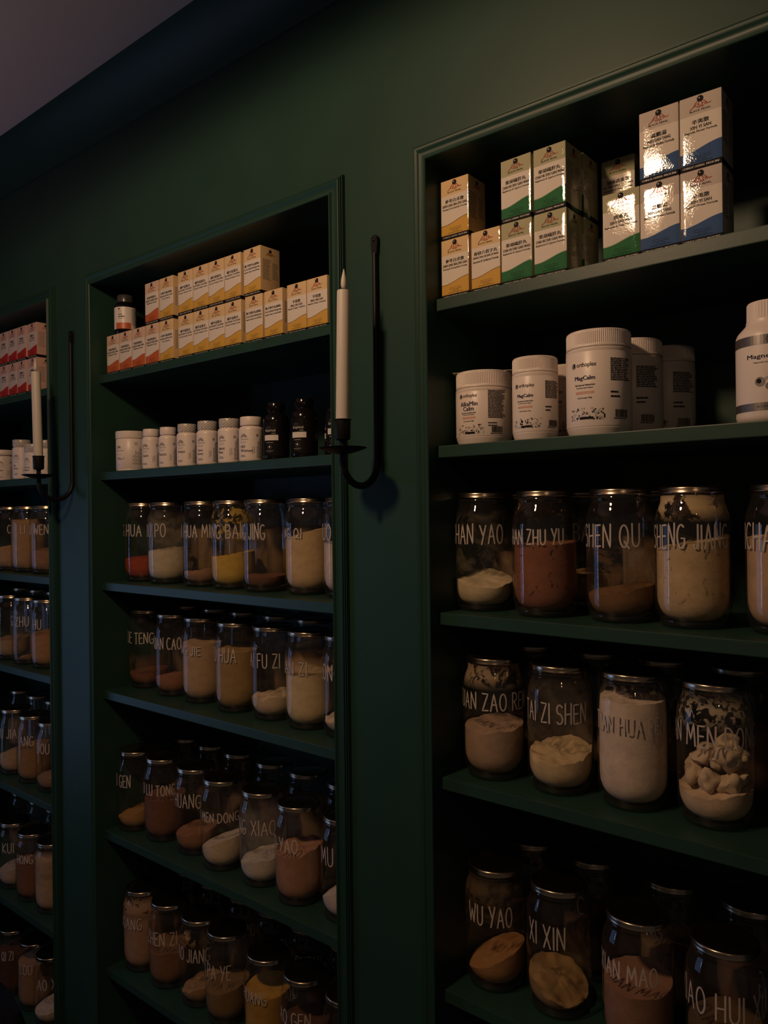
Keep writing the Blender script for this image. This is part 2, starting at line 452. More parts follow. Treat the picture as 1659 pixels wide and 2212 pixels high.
# ------------------------------------------------------------------ the room
Z = [0.3508, 0.1087, -0.1670, -0.4388, -0.7897, -1.1346, -1.478]
SF, TH = 0.013, 0.0198           # shelf front, shelf thickness
ZT, DEP, FLOOR, CEIL = 0.575, 0.30, -1.65, 1.0117
NICHE = {1: (-2.817, -1.998), 2: (-1.780, -0.961), 3: (-0.743, 0.076)}
XW0, XW1 = -3.0, 1.6
zb = Z[6] - TH
def wall_mesh():
    vs, fs = [], []
    def q(a, b, c, d):
        k = len(vs); vs.extend([a, b, c, d]); fs.append((k, k + 1, k + 2, k + 3))
    def front(x0, x1, z0, z1): q((x0, 0, z0), (x1, 0, z0), (x1, 0, z1), (x0, 0, z1))
    xs = [XW0]
    for n in (1, 2, 3): xs += list(NICHE[n])
    xs.append(XW1)
    for i in range(0, len(xs), 2): front(xs[i], xs[i + 1], zb, ZT)
    front(XW0, XW1, FLOOR, zb); front(XW0, XW1, ZT, CEIL)
    for n in (1, 2, 3):
        x0, x1 = NICHE[n]
        q((x0, 0, zb), (x0, DEP, zb), (x0, DEP, ZT), (x0, 0, ZT))
        q((x1, DEP, zb), (x1, 0, zb), (x1, 0, ZT), (x1, DEP, ZT))
        q((x0, DEP, zb), (x1, DEP, zb), (x1, DEP, ZT), (x0, DEP, ZT))
        q((x0, 0, ZT), (x0, DEP, ZT), (x1, DEP, ZT), (x1, 0, ZT))
        q((x0, 0, zb), (x1, 0, zb), (x1, DEP, zb), (x0, DEP, zb))
    return mesh('wall_back', vs, fs)
tag(mobj('wall_back', wall_mesh(), None, M_WALL), kind='structure')
tag(mobj('ceiling', boxes('ceiling', [(XW0, XW1, -3.2, 0, CEIL, CEIL + 0.05)]), None, M_CEIL), kind='structure')
tag(mobj('floor', boxes('floor', [(XW0, XW1, -3.2, 0, FLOOR - 0.05, FLOOR)]), None, M_FLOOR), kind='structure')
# left wall with the window opening
WY0, WY1, WZ0, WZ1 = -1.65, -0.45, -1.00, 0.08
tag(mobj('wall_left', boxes('wall_left', [(XW0 - 0.12, XW0, -3.2, WY0, FLOOR, CEIL), (XW0 - 0.12, XW0, WY1, 0.0, FLOOR, CEIL),
    (XW0 - 0.12, XW0, WY0, WY1, FLOOR, WZ0), (XW0 - 0.12, XW0, WY0, WY1, WZ1, CEIL)]), None, M_WALL), kind='structure')
wf = [(XW0 - 0.07, XW0 + 0.005, WY0, WY0 + 0.04, WZ0, WZ1), (XW0 - 0.07, XW0 + 0.005, WY1 - 0.04, WY1, WZ0, WZ1),
      (XW0 - 0.07, XW0 + 0.005, WY0 + 0.04, WY1 - 0.04, WZ0, WZ0 + 0.04), (XW0 - 0.07, XW0 + 0.005, WY0 + 0.04, WY1 - 0.04, WZ1 - 0.04, WZ1)]
tag(mobj('window_1', boxes('window_1', wf), None, M_FRAME), kind='structure')
# cove between wall and ceiling
d = CEIL - 0.923
cv = [(XW0, 0, 0.923), (XW0, -0.002, 0.921)]
prof = [(0.0, 0.921), (-0.004, 0.923)] + [(-0.004 - (d - 0.004) * (1 - cos(a)) * 0.5 - (d - 0.004) * 0.5 * (i / 10), 0.923 + d * (0.5 * sin(a) + 0.5 * i / 10)) for i, a in ((k, pi / 2 * k / 10) for k in range(11))] + [(0.0, CEIL)]
vs = [(x, y, z) for x in (XW0, XW1) for y, z in prof]
n = len(prof)
tag(mobj('trim_4', soft(mesh('trim_4', vs, [(i, i + 1, n + i + 1, n + i) for i in range(n - 1)]), 30), None, M_WALL), kind='structure')
tag(mobj('baseboard_back', boxes('baseboard_back', [(XW0, XW1, -0.014, 0, FLOOR, FLOOR + 0.11)], 0.003), None, M_TRIM), kind='structure')
# moulded frame round each alcove, mitred
FP = [(0.0, 0.0), (0.0, 0.0115), (0.0012, 0.0128), (0.003, 0.0125), (0.0042, 0.0105), (0.0055, 0.0080), (0.009, 0.0068), (0.013, 0.0072), (0.017, 0.0092), (0.020, 0.0118),
      (0.0222, 0.0124), (0.0240, 0.0112), (0.0243, 0.0040), (0.0250, 0.0040), (0.0253, 0.0098), (0.0272, 0.0098), (0.0275, 0.0035), (0.0282, 0.0035), (0.0285, 0.0075), (0.0304, 0.0075), (0.0307, 0.0)]
def frame(k):
    x0, x1 = NICHE[k]
    vs, fs, m = [], [], len(FP)
    def ring(cx, cz, sx, sz):
        for t, h in FP: vs.append((cx + sx * t, -h, cz + sz * t))
    ring(x0, zb, -1, -1); ring(x0, ZT, -1, 1); ring(x1, ZT, 1, 1); ring(x1, zb, 1, -1)
    for c in range(4):
        e = (c + 1) % 4
        for i in range(m - 1): fs.append((c * m + i, c * m + i + 1, e * m + i + 1, e * m + i))
    tag(mobj('trim_%d' % k, soft(mesh('trim_%d' % k, vs, fs), 28), None, M_TRIM), kind='structure')
for k in NICHE: frame(k)

# ------------------------------------------------------------------ shelves
ALC = {1: 'left alcove', 2: 'middle alcove', 3: 'right alcove'}
ORD = ['top', 'second', 'third', 'fourth', 'fifth', 'sixth', 'lowest']
HOLD = {(1, 0): 'red boxes', (1, 1): 'white pill bottles', (2, 0): 'yellow boxes', (2, 1): 'white and black pill bottles', (3, 0): 'boxes in four colours', (3, 1): 'large white tubs'}
for a, (x0, x1) in NICHE.items():
    for k, z in enumerate(Z):
        if a == 3 and k > 4 or a == 2 and k > 5: continue
        me = boxes('shelf', [(x0 + 0.0004, x1 - 0.0004, SF, DEP - 0.0005, z - TH, z)], 0.0014)
        o = mobj('shelf', me, None, M_SHELF)
        tag(o, 'dark green shelf board, %s in the %s, holding %s' % (ORD[k], ALC[a], HOLD.get((a, k), 'glass herb jars')), 'shelf', 'built-in shelves in the alcoves')

# ------------------------------------------------------------------ cartons
BW, BD, BH = 0.0535, 0.0520, 0.0975
def bulge(x, z): return -0.00045 * max(0.0, 1 - (2 * x / BW) ** 2) * max(0.0, 1 - (2 * z / BH - 1) ** 2)
def carton_mesh():
    bm = bmesh.new()
    bmesh.ops.create_cube(bm, size=1.0)
    for v in bm.verts: v.co = Vector((v.co.x * BW, v.co.y * BD + BD / 2, (v.co.z + 0.5) * BH))
    bmesh.ops.bevel(bm, geom=bm.edges[:], offset=0.0009, segments=2, profile=0.6, affect='EDGES')
    big = [f for f in bm.faces if f.calc_area() > 0.002 and abs(f.normal.y) > 0.9]
    ed = {e for f in big for e in f.edges}
    bmesh.ops.subdivide_edges(bm, edges=list(ed), cuts=7, use_grid_fill=True)
    uvl = bm.loops.layers.uv.new('UVMap')
    for f in bm.faces:
        f.smooth = True
        for l in f.loops:
            c = l.vert.co
            if abs(f.normal.x) > 0.7 or f.normal.y > 0.7: u = 3.0
            elif f.normal.y < 0: u = c.x / BW + 0.5
            else: u = 0.5 - c.x / BW
            l[uvl].uv = (u if abs(f.normal.z) < 0.7 else 3.0, c.z / BH if abs(f.normal.z) < 0.7 else (0.9 if f.normal.z > 0 else 0.03))
    for v in bm.verts:
        if v.co.y < 0.0004: v.co.y += bulge(v.co.x, v.co.z)
    # tuck flap on the lid
    r = bmesh.ops.create_cube(bm, size=1.0)
    for v in r['verts']: v.co = Vector((v.co.x * (BW - 0.009), v.co.y * (BD - 0.004) + BD / 2, BH + v.co.z * 0.0005 + 0.00025))
    for v in r['verts']:
        for l in v.link_loops: l[uvl].uv = (0.5, 0.9)
    me = bpy.data.meshes.new('medicine_box')
    bm.to_mesh(me); bm.free()
    return soft(me, 50)
CART = {}
for nm, m in (('Y', M_YEL), ('O', M_ORA), ('R', M_REDC), ('G', M_GRN), ('B', M_BLU)):
    me = carton_mesh(); me.materials.append(m); CART[nm] = me
SWIRL = [[(-0.50, -0.16), (-0.34, -0.06), (-0.27, 0.05), (-0.20, 0.02), (-0.24, -0.06), (-0.31, -0.02), (-0.22, 0.12), (-0.12, 0.20), (-0.06, 0.14), (-0.10, 0.05), (-0.16, 0.07)],
         [(-0.16, -0.10), (-0.06, 0.04), (0.0, -0.06), (-0.05, -0.14), (-0.10, -0.08)],
         [(0.50, -0.02), (0.36, -0.05), (0.28, 0.06), (0.20, 0.0), (0.24, -0.07), (0.31, -0.03), (0.20, 0.14), (0.12, 0.19), (0.06, 0.12), (0.10, 0.03), (0.16, 0.06)],
         [(0.16, -0.12), (0.08, 0.02), (0.02, -0.07), (0.06, -0.15), (0.11, -0.09)]]
PRM = [M_INK, M_RED, M_WINK, M_GREYINK]
def emblem(p, x, z, s):
    p.disc(x, z + s * 0.30, s * 0.155, 0)
    p.disc(x - s * 0.04, z + s * 0.34, s * 0.030, 2, 8, 0.0002)
    for st in SWIRL: p.line([(x + a * s, z + b * s) for a, b in st], s * 0.036, 1)
_pm = {}
def print_mesh(cn, name, formula, kind):
    k = (cn, name, kind)
    if k in _pm: return _pm[k]
    p = Print(); e = Print()
    emblem(e, 0, BH * 0.855, BW * 0.50)
    p.text('BLACK PEARL', 0, BH * 0.785, h=BH * 0.024, w=BW * 0.50, m=0, bold=0.02)
    p.text(cn, 0, BH * 0.636, h=BH * 0.062, w=min(BW * 0.84, BW * 0.135 * len(cn)), m=0, bold=0.03)
    p.text(name, 0, BH * 0.562, h=BH * 0.043, w=min(BW * 0.88, BW * 0.050 * len(name)), m=0, bold=0.03)
    p.text(formula, 0, BH * 0.502, h=BH * 0.037, w=min(BW * 0.88, BW * 0.034 * len(formula)), m=0, bold=0.02)
    ty = BW * 0.12
    for i, (s, w) in enumerate((('60g NET. 240 x 250mg Pills', 0.42), ('Concentrated Herbal Extracts', 0.44), ('AUST L 191168', 0.22), ('PRACTITIONER DISPENSING ONLY', 0.52))):
        p.text(s, BW * 0.02, BH * (0.176 - 0.026 * i), h=BH * 0.013, w=BW * w, m=0)
    p.text('CHINESE HERBAL MEDICINE', 0, BH * 0.036, h=BH * 0.028, w=BW * 0.88, m=2, bold=0.03)
    q = Print()
    emblem(q, BD / 2, BH * 0.855, BD * 0.42)
    q.smallprint(BD * 0.10, BD * 0.52, BH * 0.74, BH * 0.30, 13, 3, 3, 0.35)
    q.smallprint(BD * 0.60, BD * 0.90, BH * 0.70, BH * 0.34, 9, 3, 5, 0.35)
    me = mesh('front_printing', [(x, -0.00018 - o + bulge(x, z), z) for (x, z), o in zip(p.v, p.off)], p.f, p.m)
    mb = mesh('emblem', [(x, -0.00018 - o + bulge(x, z), z) for (x, z), o in zip(e.v, e.off)], e.f, e.m)
    ms = mesh('side_printing', [(BW / 2 + 0.0002 + o, x, z) for (x, z), o in zip(q.v, q.off)], q.f, q.m)
    for m in PRM: me.materials.append(m); ms.materials.append(m); mb.materials.append(m)
    _pm[k] = (me, ms, mb)
    return _pm[k]
def carton(kind, x0, z, label, design, group, y=0.0245, rz=0.0):
    o = mobj('medicine_box', CART[kind], None, None, ((x0 + BW / 2) * (1.0042 if y < 0.05 else 1.0), y, z))
    o.rotation_euler = (0, 0, rz)
    tag(o, label, 'box', group)
    a, b, c = print_mesh(*design, kind)
    mobj('emblem', c, o)
    mobj('front_printing', a, o); mobj('side_printing', b, o)
    return o
D_SHEN = ('參苓白朮散', 'SHEN LING BAI-ZHU SAN', 'Ginseng & Atractylodes Formula')
D_XIANG = ('香砂六君子丸', 'XIANG SHA LIU JUN ZI WAN', 'Saussurea & Cardamom Formula')
D_CHAI = ('柴胡疏肝丸', 'CHAI HU SHU GAN WAN', 'Bupleurum & Cyperus Formula')
D_JIA = ('加味逍遙散', 'JIA WEI XIAO YAO SAN', 'Bupleurum & Peony Formula')
D_XIAO = ('逍遙丸', 'XIAO YAO WAN', 'Bupleurum & Dong Gui Formula')
D_WEN = ('溫膽湯', 'WEN DAN TANG', 'Bamboo & Hoelen Formula')
D_XIN = ('辛夷散', 'XIN YI SAN', 'Magnolia Flower Formula')
D_BU = ('補中益氣丸', 'BU ZHONG YI QI WAN', 'Ginseng & Astragalus Formula')
D_FU = ('附子理中丸(加味)', 'FU ZI LI ZHONG WAN (Jia Wei)', 'Dangshen & Ginger Formula (Modified)')
D_PING = ('平胃散', 'PING WEI SAN', 'Magnolia & Ginger Combination')
D_ZHI = ('知柏地黃丸', 'ZHI BAI DI HUANG WAN', 'Phellodendron Formula')
D_SHAO = ('小建中湯(加味)', 'XIAO JIAN ZHONG TANG', 'Peony Combination')
D_SI = ('四物湯', 'SI WU TANG', 'Dang Gui Combination')
D_GUI = ('歸脾丸', 'GUI PI WAN', 'Ginseng & Longan')
z0 = Z[0]
G3 = 'medicine boxes on the right alcove top shelf'
carton('Y', -0.7353, z0, 'yellow and white medicine box at the bottom of the left stack, right alcove top shelf', D_SHEN, G3)
carton('Y', -0.7346, z0 + BH + .0006, 'yellow and white medicine box on top of the left stack, right alcove top shelf', D_SHEN, G3, rz=0.012)
carton('Y', -0.6768, z0, 'single yellow medicine box beside the yellow stack of two, right alcove', D_XIANG, G3)
carton('G', -0.6212, z0, 'green and white medicine box, lower left of the green block of four', D_CHAI, G3)
carton('G', -0.6212, z0 + BH + .0006, 'green and white medicine box, upper left of the green block of four', D_CHAI, G3, rz=-0.03)
carton('G', -0.5641, z0, 'green and white medicine box, lower right of the green block of four', D_CHAI, G3)
carton('G', -0.5641, z0 + BH + .0006, 'green and white medicine box, upper right of the green block of four', D_CHAI, G3, rz=-0.02)
for i, (dx, hgt, nm) in enumerate(((0.0, 0, 'lower'), (0.0, 1, 'upper'))):
    carton('G', -0.5635 + dx, z0 + hgt * (BH + .0006), 'shadowed green box standing behind the green block, %s of its stack' % nm, D_CHAI, G3, y=0.0785)
carton('G', -0.4550, z0, 'single green and white box in front, left of the blue boxes', D_XIAO, G3)
carton('G', -0.5045, z0, 'shadowed green box at the bottom of the stack behind the single green box', D_JIA, G3, y=0.1315)
carton('G', -0.5045, z0 + BH + .0006, 'shadowed green box rising on a stack behind the single green box', D_JIA, G3, y=0.1315)
carton('B', -0.4008, z0, 'blue and white medicine box with glare, lower left of the blue block', D_WEN, G3)
carton('B', -0.4008, z0 + BH + .0006, 'blue and white medicine box with glare, upper left of the blue block', D_WEN, G3, rz=0.0)
carton('B', -0.3462, z0, 'blue and white medicine box, lower right of the blue block', D_XIN, G3)
carton('B', -0.3458, z0 + BH + .0006, 'blue and white medicine box, upper right of the blue block', D_XIN, G3, rz=0.008)
G2 = 'medicine boxes on the middle alcove top shelf'
x = -1.757
row = [('O', D_ZHI, 'orange-red and white box, first from left in the bottom row, middle alcove'), ('O', D_ZHI, 'orange-red and white box, second from left in the bottom row, middle alcove'),
       ('O', D_ZHI, 'orange-red and white box, third from left in the bottom row, middle alcove'), ('O', D_ZHI, 'orange-red and white box, fourth from left in the bottom row, middle alcove'),
       ('Y', D_SHAO, 'yellow box in the bottom row directly right of the orange-red ones')]
for (k, dsg, lab), xx in zip(row, (-1.7560, -1.7005, -1.6448, -1.5882, -1.5318)): carton(k, xx, z0, lab, dsg, G2)
carton('O', -1.5880, z0 + BH + .0006, 'only orange-red box in the upper row, middle alcove', D_ZHI, G2)
carton('Y', -1.5305, z0 + BH + .0006, 'yellow box in the upper row directly right of the orange-red one', D_SHAO, G2)
for i, xx in enumerate((-1.4596, -1.4050, -1.3505, -1.2960)):
    w = ('first', 'second', 'third', 'fourth')[i]
    carton('Y', xx, z0, 'yellow box, %s from left in the lower row of the central block of eight' % w, D_BU, G2, rz=(0, 0, .01, 0)[i])
    carton('Y', xx + 0.0005, z0 + BH + .0006, 'yellow box, %s from left in the upper row of the central block of eight' % w, D_BU, G2, rz=(0, .01, -.008, 0)[i])
carton('Y', -1.2300, z0, 'yellow box carrying the rightmost upper box, middle alcove', D_FU, G2)
carton('Y', -1.2340, z0 + BH + .0006, 'rightmost yellow box of the upper row, its side panel showing, middle alcove', D_FU, G2, rz=-0.015)
carton('Y', -1.1715, z0, 'yellow box third from the right end of the middle alcove shelf', D_FU, G2)
carton('Y', -1.1050, z0, 'yellow box second from the right end of the middle alcove shelf', D_PING, G2)
carton('Y', -1.0500, z0, 'yellow box last at the right end of the middle alcove shelf', D_PING, G2, rz=0.01)
G1 = 'red medicine boxes on the left alcove top shelf'
for i, (xx, yy) in enumerate(((-2.4180, 0.0245), (-2.3400, 0.0225), (-2.2840, 0.0225), (-2.2280, 0.0225), (-2.1690, 0.0245))):
    nm = ('at the cut left edge', 'left of the front three', 'middle of the front three', 'right of the front three', 'farthest right')[i]
    carton('R', xx, z0, 'red and white box, bottom row, %s, left alcove' % nm, (D_SI, D_GUI)[i % 2], G1, y=yy)
    carton('R', xx, z0 + BH + .0006, 'red and white box, upper row, %s, left alcove' % nm, (D_GUI, D_SI)[i % 2], G1, y=yy)

# ------------------------------------------------------------------ herb jars
R, H = 0.0514, 0.1986
GP = [(0.036, 0.0022), (0.0395, 0.0), (0.0425, 0.0012), (0.0460, 0.0055), (0.0488, 0.012), (0.0505, 0.020), (0.0513, 0.029), (0.0514, 0.036), (0.0514, 0.090), (0.0514, 0.144), (0.0512, 0.151), (0.0503, 0.158),
      (0.0485, 0.165), (0.0462, 0.171), (0.0444, 0.1755), (0.0433, 0.179), (0.0430, 0.1808), (0.0437, 0.1825), (0.0440, 0.1840), (0.0434, 0.1858), (0.0428, 0.1872), (0.0428, 0.1955), (0.0405, 0.1962), (0.0400, 0.1900)]
ME_GLASS = lathe('jar_glass', GP, 64, sharp=60)
ME_GLASS.materials.append(M_GLASS)
BP = [(0.0, 0.0035), (0.030, 0.0030), (0.036, 0.0022), (0.0392, 0.0008), (0.0420, 0.0022), (0.0445, 0.0062), (0.0440, 0.0100), (0.036, 0.0078), (0.0, 0.0072)]
ME_BASE = lathe('glass_foot', BP, 48, sharp=50)
ME_BASE.materials.append(M_GBASE)
LP = [(0.0, 0.1974), (0.0345, 0.1974), (0.0355, 0.1970), (0.0370, 0.1978), (0.0390, 0.1985), (0.0412, 0.1986), (0.0432, 0.1980), (0.0442, 0.1968), (0.0445, 0.1952), (0.0445, 0.1908), (0.0449, 0.1902), (0.0449, 0.1894), (0.0443, 0.1890), (0.0434, 0.1892)]
ME_LID = lathe('lid', LP, 64, sharp=70)
ME_LID.materials.append(M_LID)
IP = [(0.0, 0.0085), (0.026, 0.0090), (0.034, 0.0115), (0.0400, 0.0165), (0.0445, 0.0240), (0.0472, 0.0320), (0.0482, 0.0420), (0.0484, 0.144), (0.0480, 0.152), (0.0466, 0.160), (0.0440, 0.168), (0.0412, 0.176), (0.0400, 0.19)]
def r_in(z):
    for (ra, za), (rb, zb_) in zip(IP, IP[1:]):
        if z <= zb_: return ra + (rb - ra) * max(0.0, (z - za)) / (zb_ - za)
    return IP[-1][0]
def powder_mesh(h, sx, sy, lump, seed, dome=0.0):
    """fill of powder: mean height h (m), surface slopes sx (towards +x), sy (towards the back), lumpiness"""
    def top(x, y):
        t = h + sx * x / R + sy * y / R + dome * (1 - (x * x + y * y) / (R * R))
        p = Vector((x * 38 + seed * 3.7, y * 38, seed * 1.3))
        t += lump * (noise.noise(p) * 0.9 + noise.noise(p * 2.6) * 0.45 + noise.noise(p * 6.1) * 0.22)
        return min(max(t, 0.013), 0.180)
    n, vs, fs = 56, [], []
    zs = [0.0] + [0.02, 0.05, 0.1, 0.16, 0.24, 0.34, 0.48, 0.64, 0.82, 1.0]
    rows = []
    vs.append((0, 0, 0.0086)); rows.append([0])
    for k, f in enumerate(zs):
        row = []
        for i in range(n):
            a = 2 * pi * i / n
            zt = top(R * 0.93 * cos(a), R * 0.93 * sin(a))
            z = 0.0088 + (zt - 0.0088) * f
            rr = r_in(z) if k else 0.024
            row.append(len(vs)); vs.append((rr * cos(a), rr * sin(a), z))
        rows.append(row)
    rim = rows[-1]
    for g in (0.93, 0.84, 0.74, 0.63, 0.52, 0.41, 0.30, 0.19, 0.09):
        row = []
        for i in range(n):
            v = vs[rim[i]]
            x, y = v[0] * g, v[1] * g
            e = top(v[0], v[1]) * 0 + top(x, y)
            row.append(len(vs)); vs.append((x, y, e))
        rows.append(row)
    rows.append([len(vs)]); vs.append((0, 0, top(0, 0)))
    for a, b in zip(rows, rows[1:]):
        for i in range(n):
            j = (i + 1) % n
            if len(a) == 1: fs.append((a[0], b[j], b[i]))
            elif len(b) == 1: fs.append((a[i], a[j], b[0]))
            else: fs.append((a[i], a[j], b[j], b[i]))
    return soft(mesh('powder', vs, fs), 62)
ME_FILM = lathe('dust_film', [(r_in(z) + 0.0016, z) for z in (0.012, 0.02, 0.03, 0.045, 0.08, 0.11, 0.144, 0.152, 0.160, 0.168, 0.176, 0.186)], 48, sharp=80)
def arc(cx, cy, rx, ry, a0, a1, n=9): return [(cx + rx * cos(radians(a0 + (a1 - a0) * i / n)), cy + ry * sin(radians(a0 + (a1 - a0) * i / n))) for i in range(n + 1)]
GL = {  # hand lettering: width, strokes in a unit-high cell
 'A': (.50, [[(0, 0), (.25, 1), (.50, 0)], [(.08, .36), (.43, .38)]]), 'B': (.44, [[(0, 0), (0, 1)], [(0, 1)] + arc(.16, .77, .24, .23, 90, -90) + [(0, .54)] + arc(.18, .27, .26, .27, 90, -90) + [(0, 0)]]),
 'C': (.46, [arc(.28, .5, .28, .5, 55, 305, 12)]), 'D': (.48, [[(0, 0), (0, 1)], [(0, 1)] + arc(.12, .5, .36, .5, 90, -90, 12) + [(0, 0)]]),
 'E': (.38, [[(.38, 1), (0, .98), (0, 0), (.38, .03)], [(0, .52), (.32, .53)]]), 'F': (.38, [[(.38, 1), (0, .98), (0, 0)], [(0, .52), (.32, .54)]]),
 'G': (.50, [arc(.28, .5, .28, .5, 55, 320, 12) + [(.50, .42), (.30, .42)]]), 'H': (.46, [[(0, 0), (.02, 1)], [(.44, 0), (.46, 1)], [(.01, .46), (.45, .50)]]),
 'I': (.04, [[(.02, 0), (.02, 1)]]), 'J': (.34, [[(.32, 1), (.32, .2)] + arc(.17, .2, .15, .2, 0, -170, 7)]), 'K': (.44, [[(0, 0), (0, 1)], [(.42, 1), (.02, .45), (.44, 0)]]),
 'L': (.36, [[(0, 1), (0, 0), (.36, .02)]]), 'M': (.62, [[(0, 0), (.08, 1), (.31, .25), (.54, 1), (.62, 0)]]), 'N': (.48, [[(0, 0), (.02, 1), (.46, 0), (.48, 1)]]),
 'O': (.50, [arc(.25, .5, .25, .5, 90, 450, 18)]), 'P': (.42, [[(0, 0), (0, 1)], [(0, 1)] + arc(.16, .74, .26, .26, 90, -90) + [(0, .46)]]), 'Q': (.54, [arc(.25, .5, .25, .5, 90, 450, 18), [(.28, .26), (.54, -.05)]]),
 'R': (.44, [[(0, 0), (0, 1)], [(0, 1)] + arc(.16, .76, .26, .24, 90, -90) + [(0, .5)], [(.14, .5), (.44, 0)]]), 'S': (.42, [[(.40, .88)] + arc(.21, .76, .2, .24, 50, 250, 8) + [(.25, .52)] + arc(.2, .25, .22, .25, 60, -140, 8)]),
 'T': (.46, [[(0, .98), (.46, 1)], [(.23, .98), (.22, 0)]]), 'U': (.46, [[(0, 1), (.01, .3)] + arc(.23, .28, .22, .28, 180, 350, 9) + [(.45, .3), (.46, 1)]]), 'V': (.46, [[(0, 1), (.23, 0), (.46, 1)]]),
 'W': (.70, [[(0, 1), (.16, 0), (.35, .72), (.54, 0), (.70, 1)]]), 'X': (.46, [[(0, 1), (.46, 0)], [(.44, 1), (.02, 0)]]), 'Y': (.46, [[(0, 1), (.24, .48)], [(.46, 1), (.14, 0)]]), 'Z': (.44, [[(.02, 1), (.44, .98), (0, 0), (.44, .03)]]),
}
def densify(pts, step):
    out = [pts[0]]
    for a, b in zip(pts, pts[1:]):
        L_ = math.hypot(b[0] - a[0], b[1] - a[1]); k = max(1, int(L_ / step))
        for i in range(1, k + 1): out.append((a[0] + (b[0] - a[0]) * i / k, a[1] + (b[1] - a[1]) * i / k))
    return out
def run(text, pw, gap): return sum(0.36 * pw if ch == ' ' else GL[ch][0] * pw + gap for ch in text) - gap
def lettering_mesh(text, h, zc, jx, jy, end=None, start=None, wf=0.80, seed=0, vis=None):
    rr = random.Random(seed)
    pw = h * wf
    gap = 0.17 * pw + 0.0008
    if vis:   # vis = (letters turned towards the room, where they begin across the width)
        need = R * (asin(2 * end - 1) - asin(2 * vis[1] - 1))
        f = min(1.35, max(0.5, need / run(vis[0], pw, gap)))
        pw *= f; gap *= f
    tot = 0
    for ch in text: tot += (0.36 * pw if ch == ' ' else GL[ch][0] * pw + gap)
    tot -= gap
    phi0 = atan2(CAM.y - jy, CAM.x - jx)
    if end is not None: s0 = R * (phi0 + asin(max(-1, min(1, 2 * end - 1)))) - tot
    else: s0 = R * (phi0 + asin(max(-1, min(1, 2 * start - 1))))
    vs, fs = [], []
    s = s0
    for ch in text:
        if ch == ' ': s += 0.36 * pw; continue
        w, strokes = GL[ch]
        dz = (rr.random() - .5) * h * 0.05; hh = h * (0.96 + 0.08 * rr.random())
        for st in strokes:
            pts = densify([(s + a * pw, zc - h / 2 + dz + b * hh) for a, b in st], 0.004)
            v2, f2 = ribbon(pts, 0.0024)
            k = len(vs); vs += v2; fs += [tuple(i + k for i in f) for f in f2]
        s += w * pw + gap
    def r_out(z): return R if z < 0.145 else R
    return mesh('lettering', [((R + 0.0003) * cos(a / R), (R + 0.0003) * sin(a / R), z) for a, z in vs], fs)
_pmat = {}
def pmat(col, cracks=0.0):
    k = (col, cracks)
    if k not in _pmat: _pmat[k] = powder_mat(col, 0.6, cracks)
    return _pmat[k]
jn = [0]
def jar(alc, k, x, y, text, label, col, h, sx=0.0, sy=0.0, lump=0.003, dome=0.0, end=None, start=None, lh=0.029, zc=0.129, wf=0.80, film=None, cracks=0.0, group=None, pen=None, vis=None):
    jn[0] += 1
    t = empty('herb_jar', (x, y, Z[k]))
    tag(t, label, 'jar', group or 'glass herb jars in the %s' % ALC[alc])
    mobj('jar_body', ME_GLASS, t)
    mobj('glass_foot', ME_BASE, t)
    mobj('lid', ME_LID, t)
    if col:
        mobj('powder', powder_mesh(h * H, sx * H, sy * H, lump, jn[0], dome), t, pmat(col, cracks))
    if text:
        mobj('lettering', lettering_mesh(text, lh, zc, x, y, end, start, wf, jn[0], vis), t, pen or M_PAINTPEN)
    for f in (film or []):
        me = ME_FILM.copy()
        mobj('dust_film', me, t, film_mat(*f))
    return t
CREAM, DKRED, BRN, TAN = (.62, .49, .31), (.22, .085, .045), (.19, .095, .035), (.50, .35, .19)
# right alcove, third shelf
Y3 = (0.0985, 0.085, 0.099, 0.1015, 0.108)
jar(3, 2, -.7095, .0985, 'SHAN YAO', 'jar lettered SHAN YAO, pale cream powder sloping down to the right', CREAM, .265, -.045, .05, .004, end=0.801, vis=('SHAN YAO', 0.012), lh=.032, film=[((.42, .34, .22), 22, .48, .75, .05, .17, .35)])
jar(3, 2, -.5875, .0880, 'SHAN ZHU YU', 'jar lettered HAN ZHU YU, packed dark red-brown lumpy powder', DKRED, .57, .01, .02, .006, end=0.765, vis=('HAN ZHU YU', 0.012), lh=.023, zc=.126, wf=.95, cracks=.75, film=[((.30, .15, .07), 50, .55, .65, .145, .19, .5)])
jar(3, 2, -.4665, .0990, 'SHEN QU', 'jar lettered SHEN QU, brown powder in the lower third and dusty glass', BRN, .24, .04, .03, .004, end=0.748, vis=('SHEN QU', 0.012), lh=.033, wf=.86, film=[((.20, .11, .05), 14, .46, .52, .04, .13, .45)])
jar(3, 2, -.3620, .1020, 'SHENG JIANG', 'jar lettered SHENG JIANG, two thirds full of tan powder with patches above', TAN, .60, .05, .02, .004, end=0.927, vis=('SHENG JIANG', 0.012), lh=.033, wf=.72, cracks=.5, film=[((.55, .40, .22), 17, .47, .49, .148, .20, .97)])
jar(3, 2, -.2415, .1100, 'ICHANG PU', 'jar lettered ICHA cut by the right picture edge, full of tan powder', (.46, .30, .18), .64, 0, .02, .004, start=.02, lh=.033, wf=.72, film=None) 
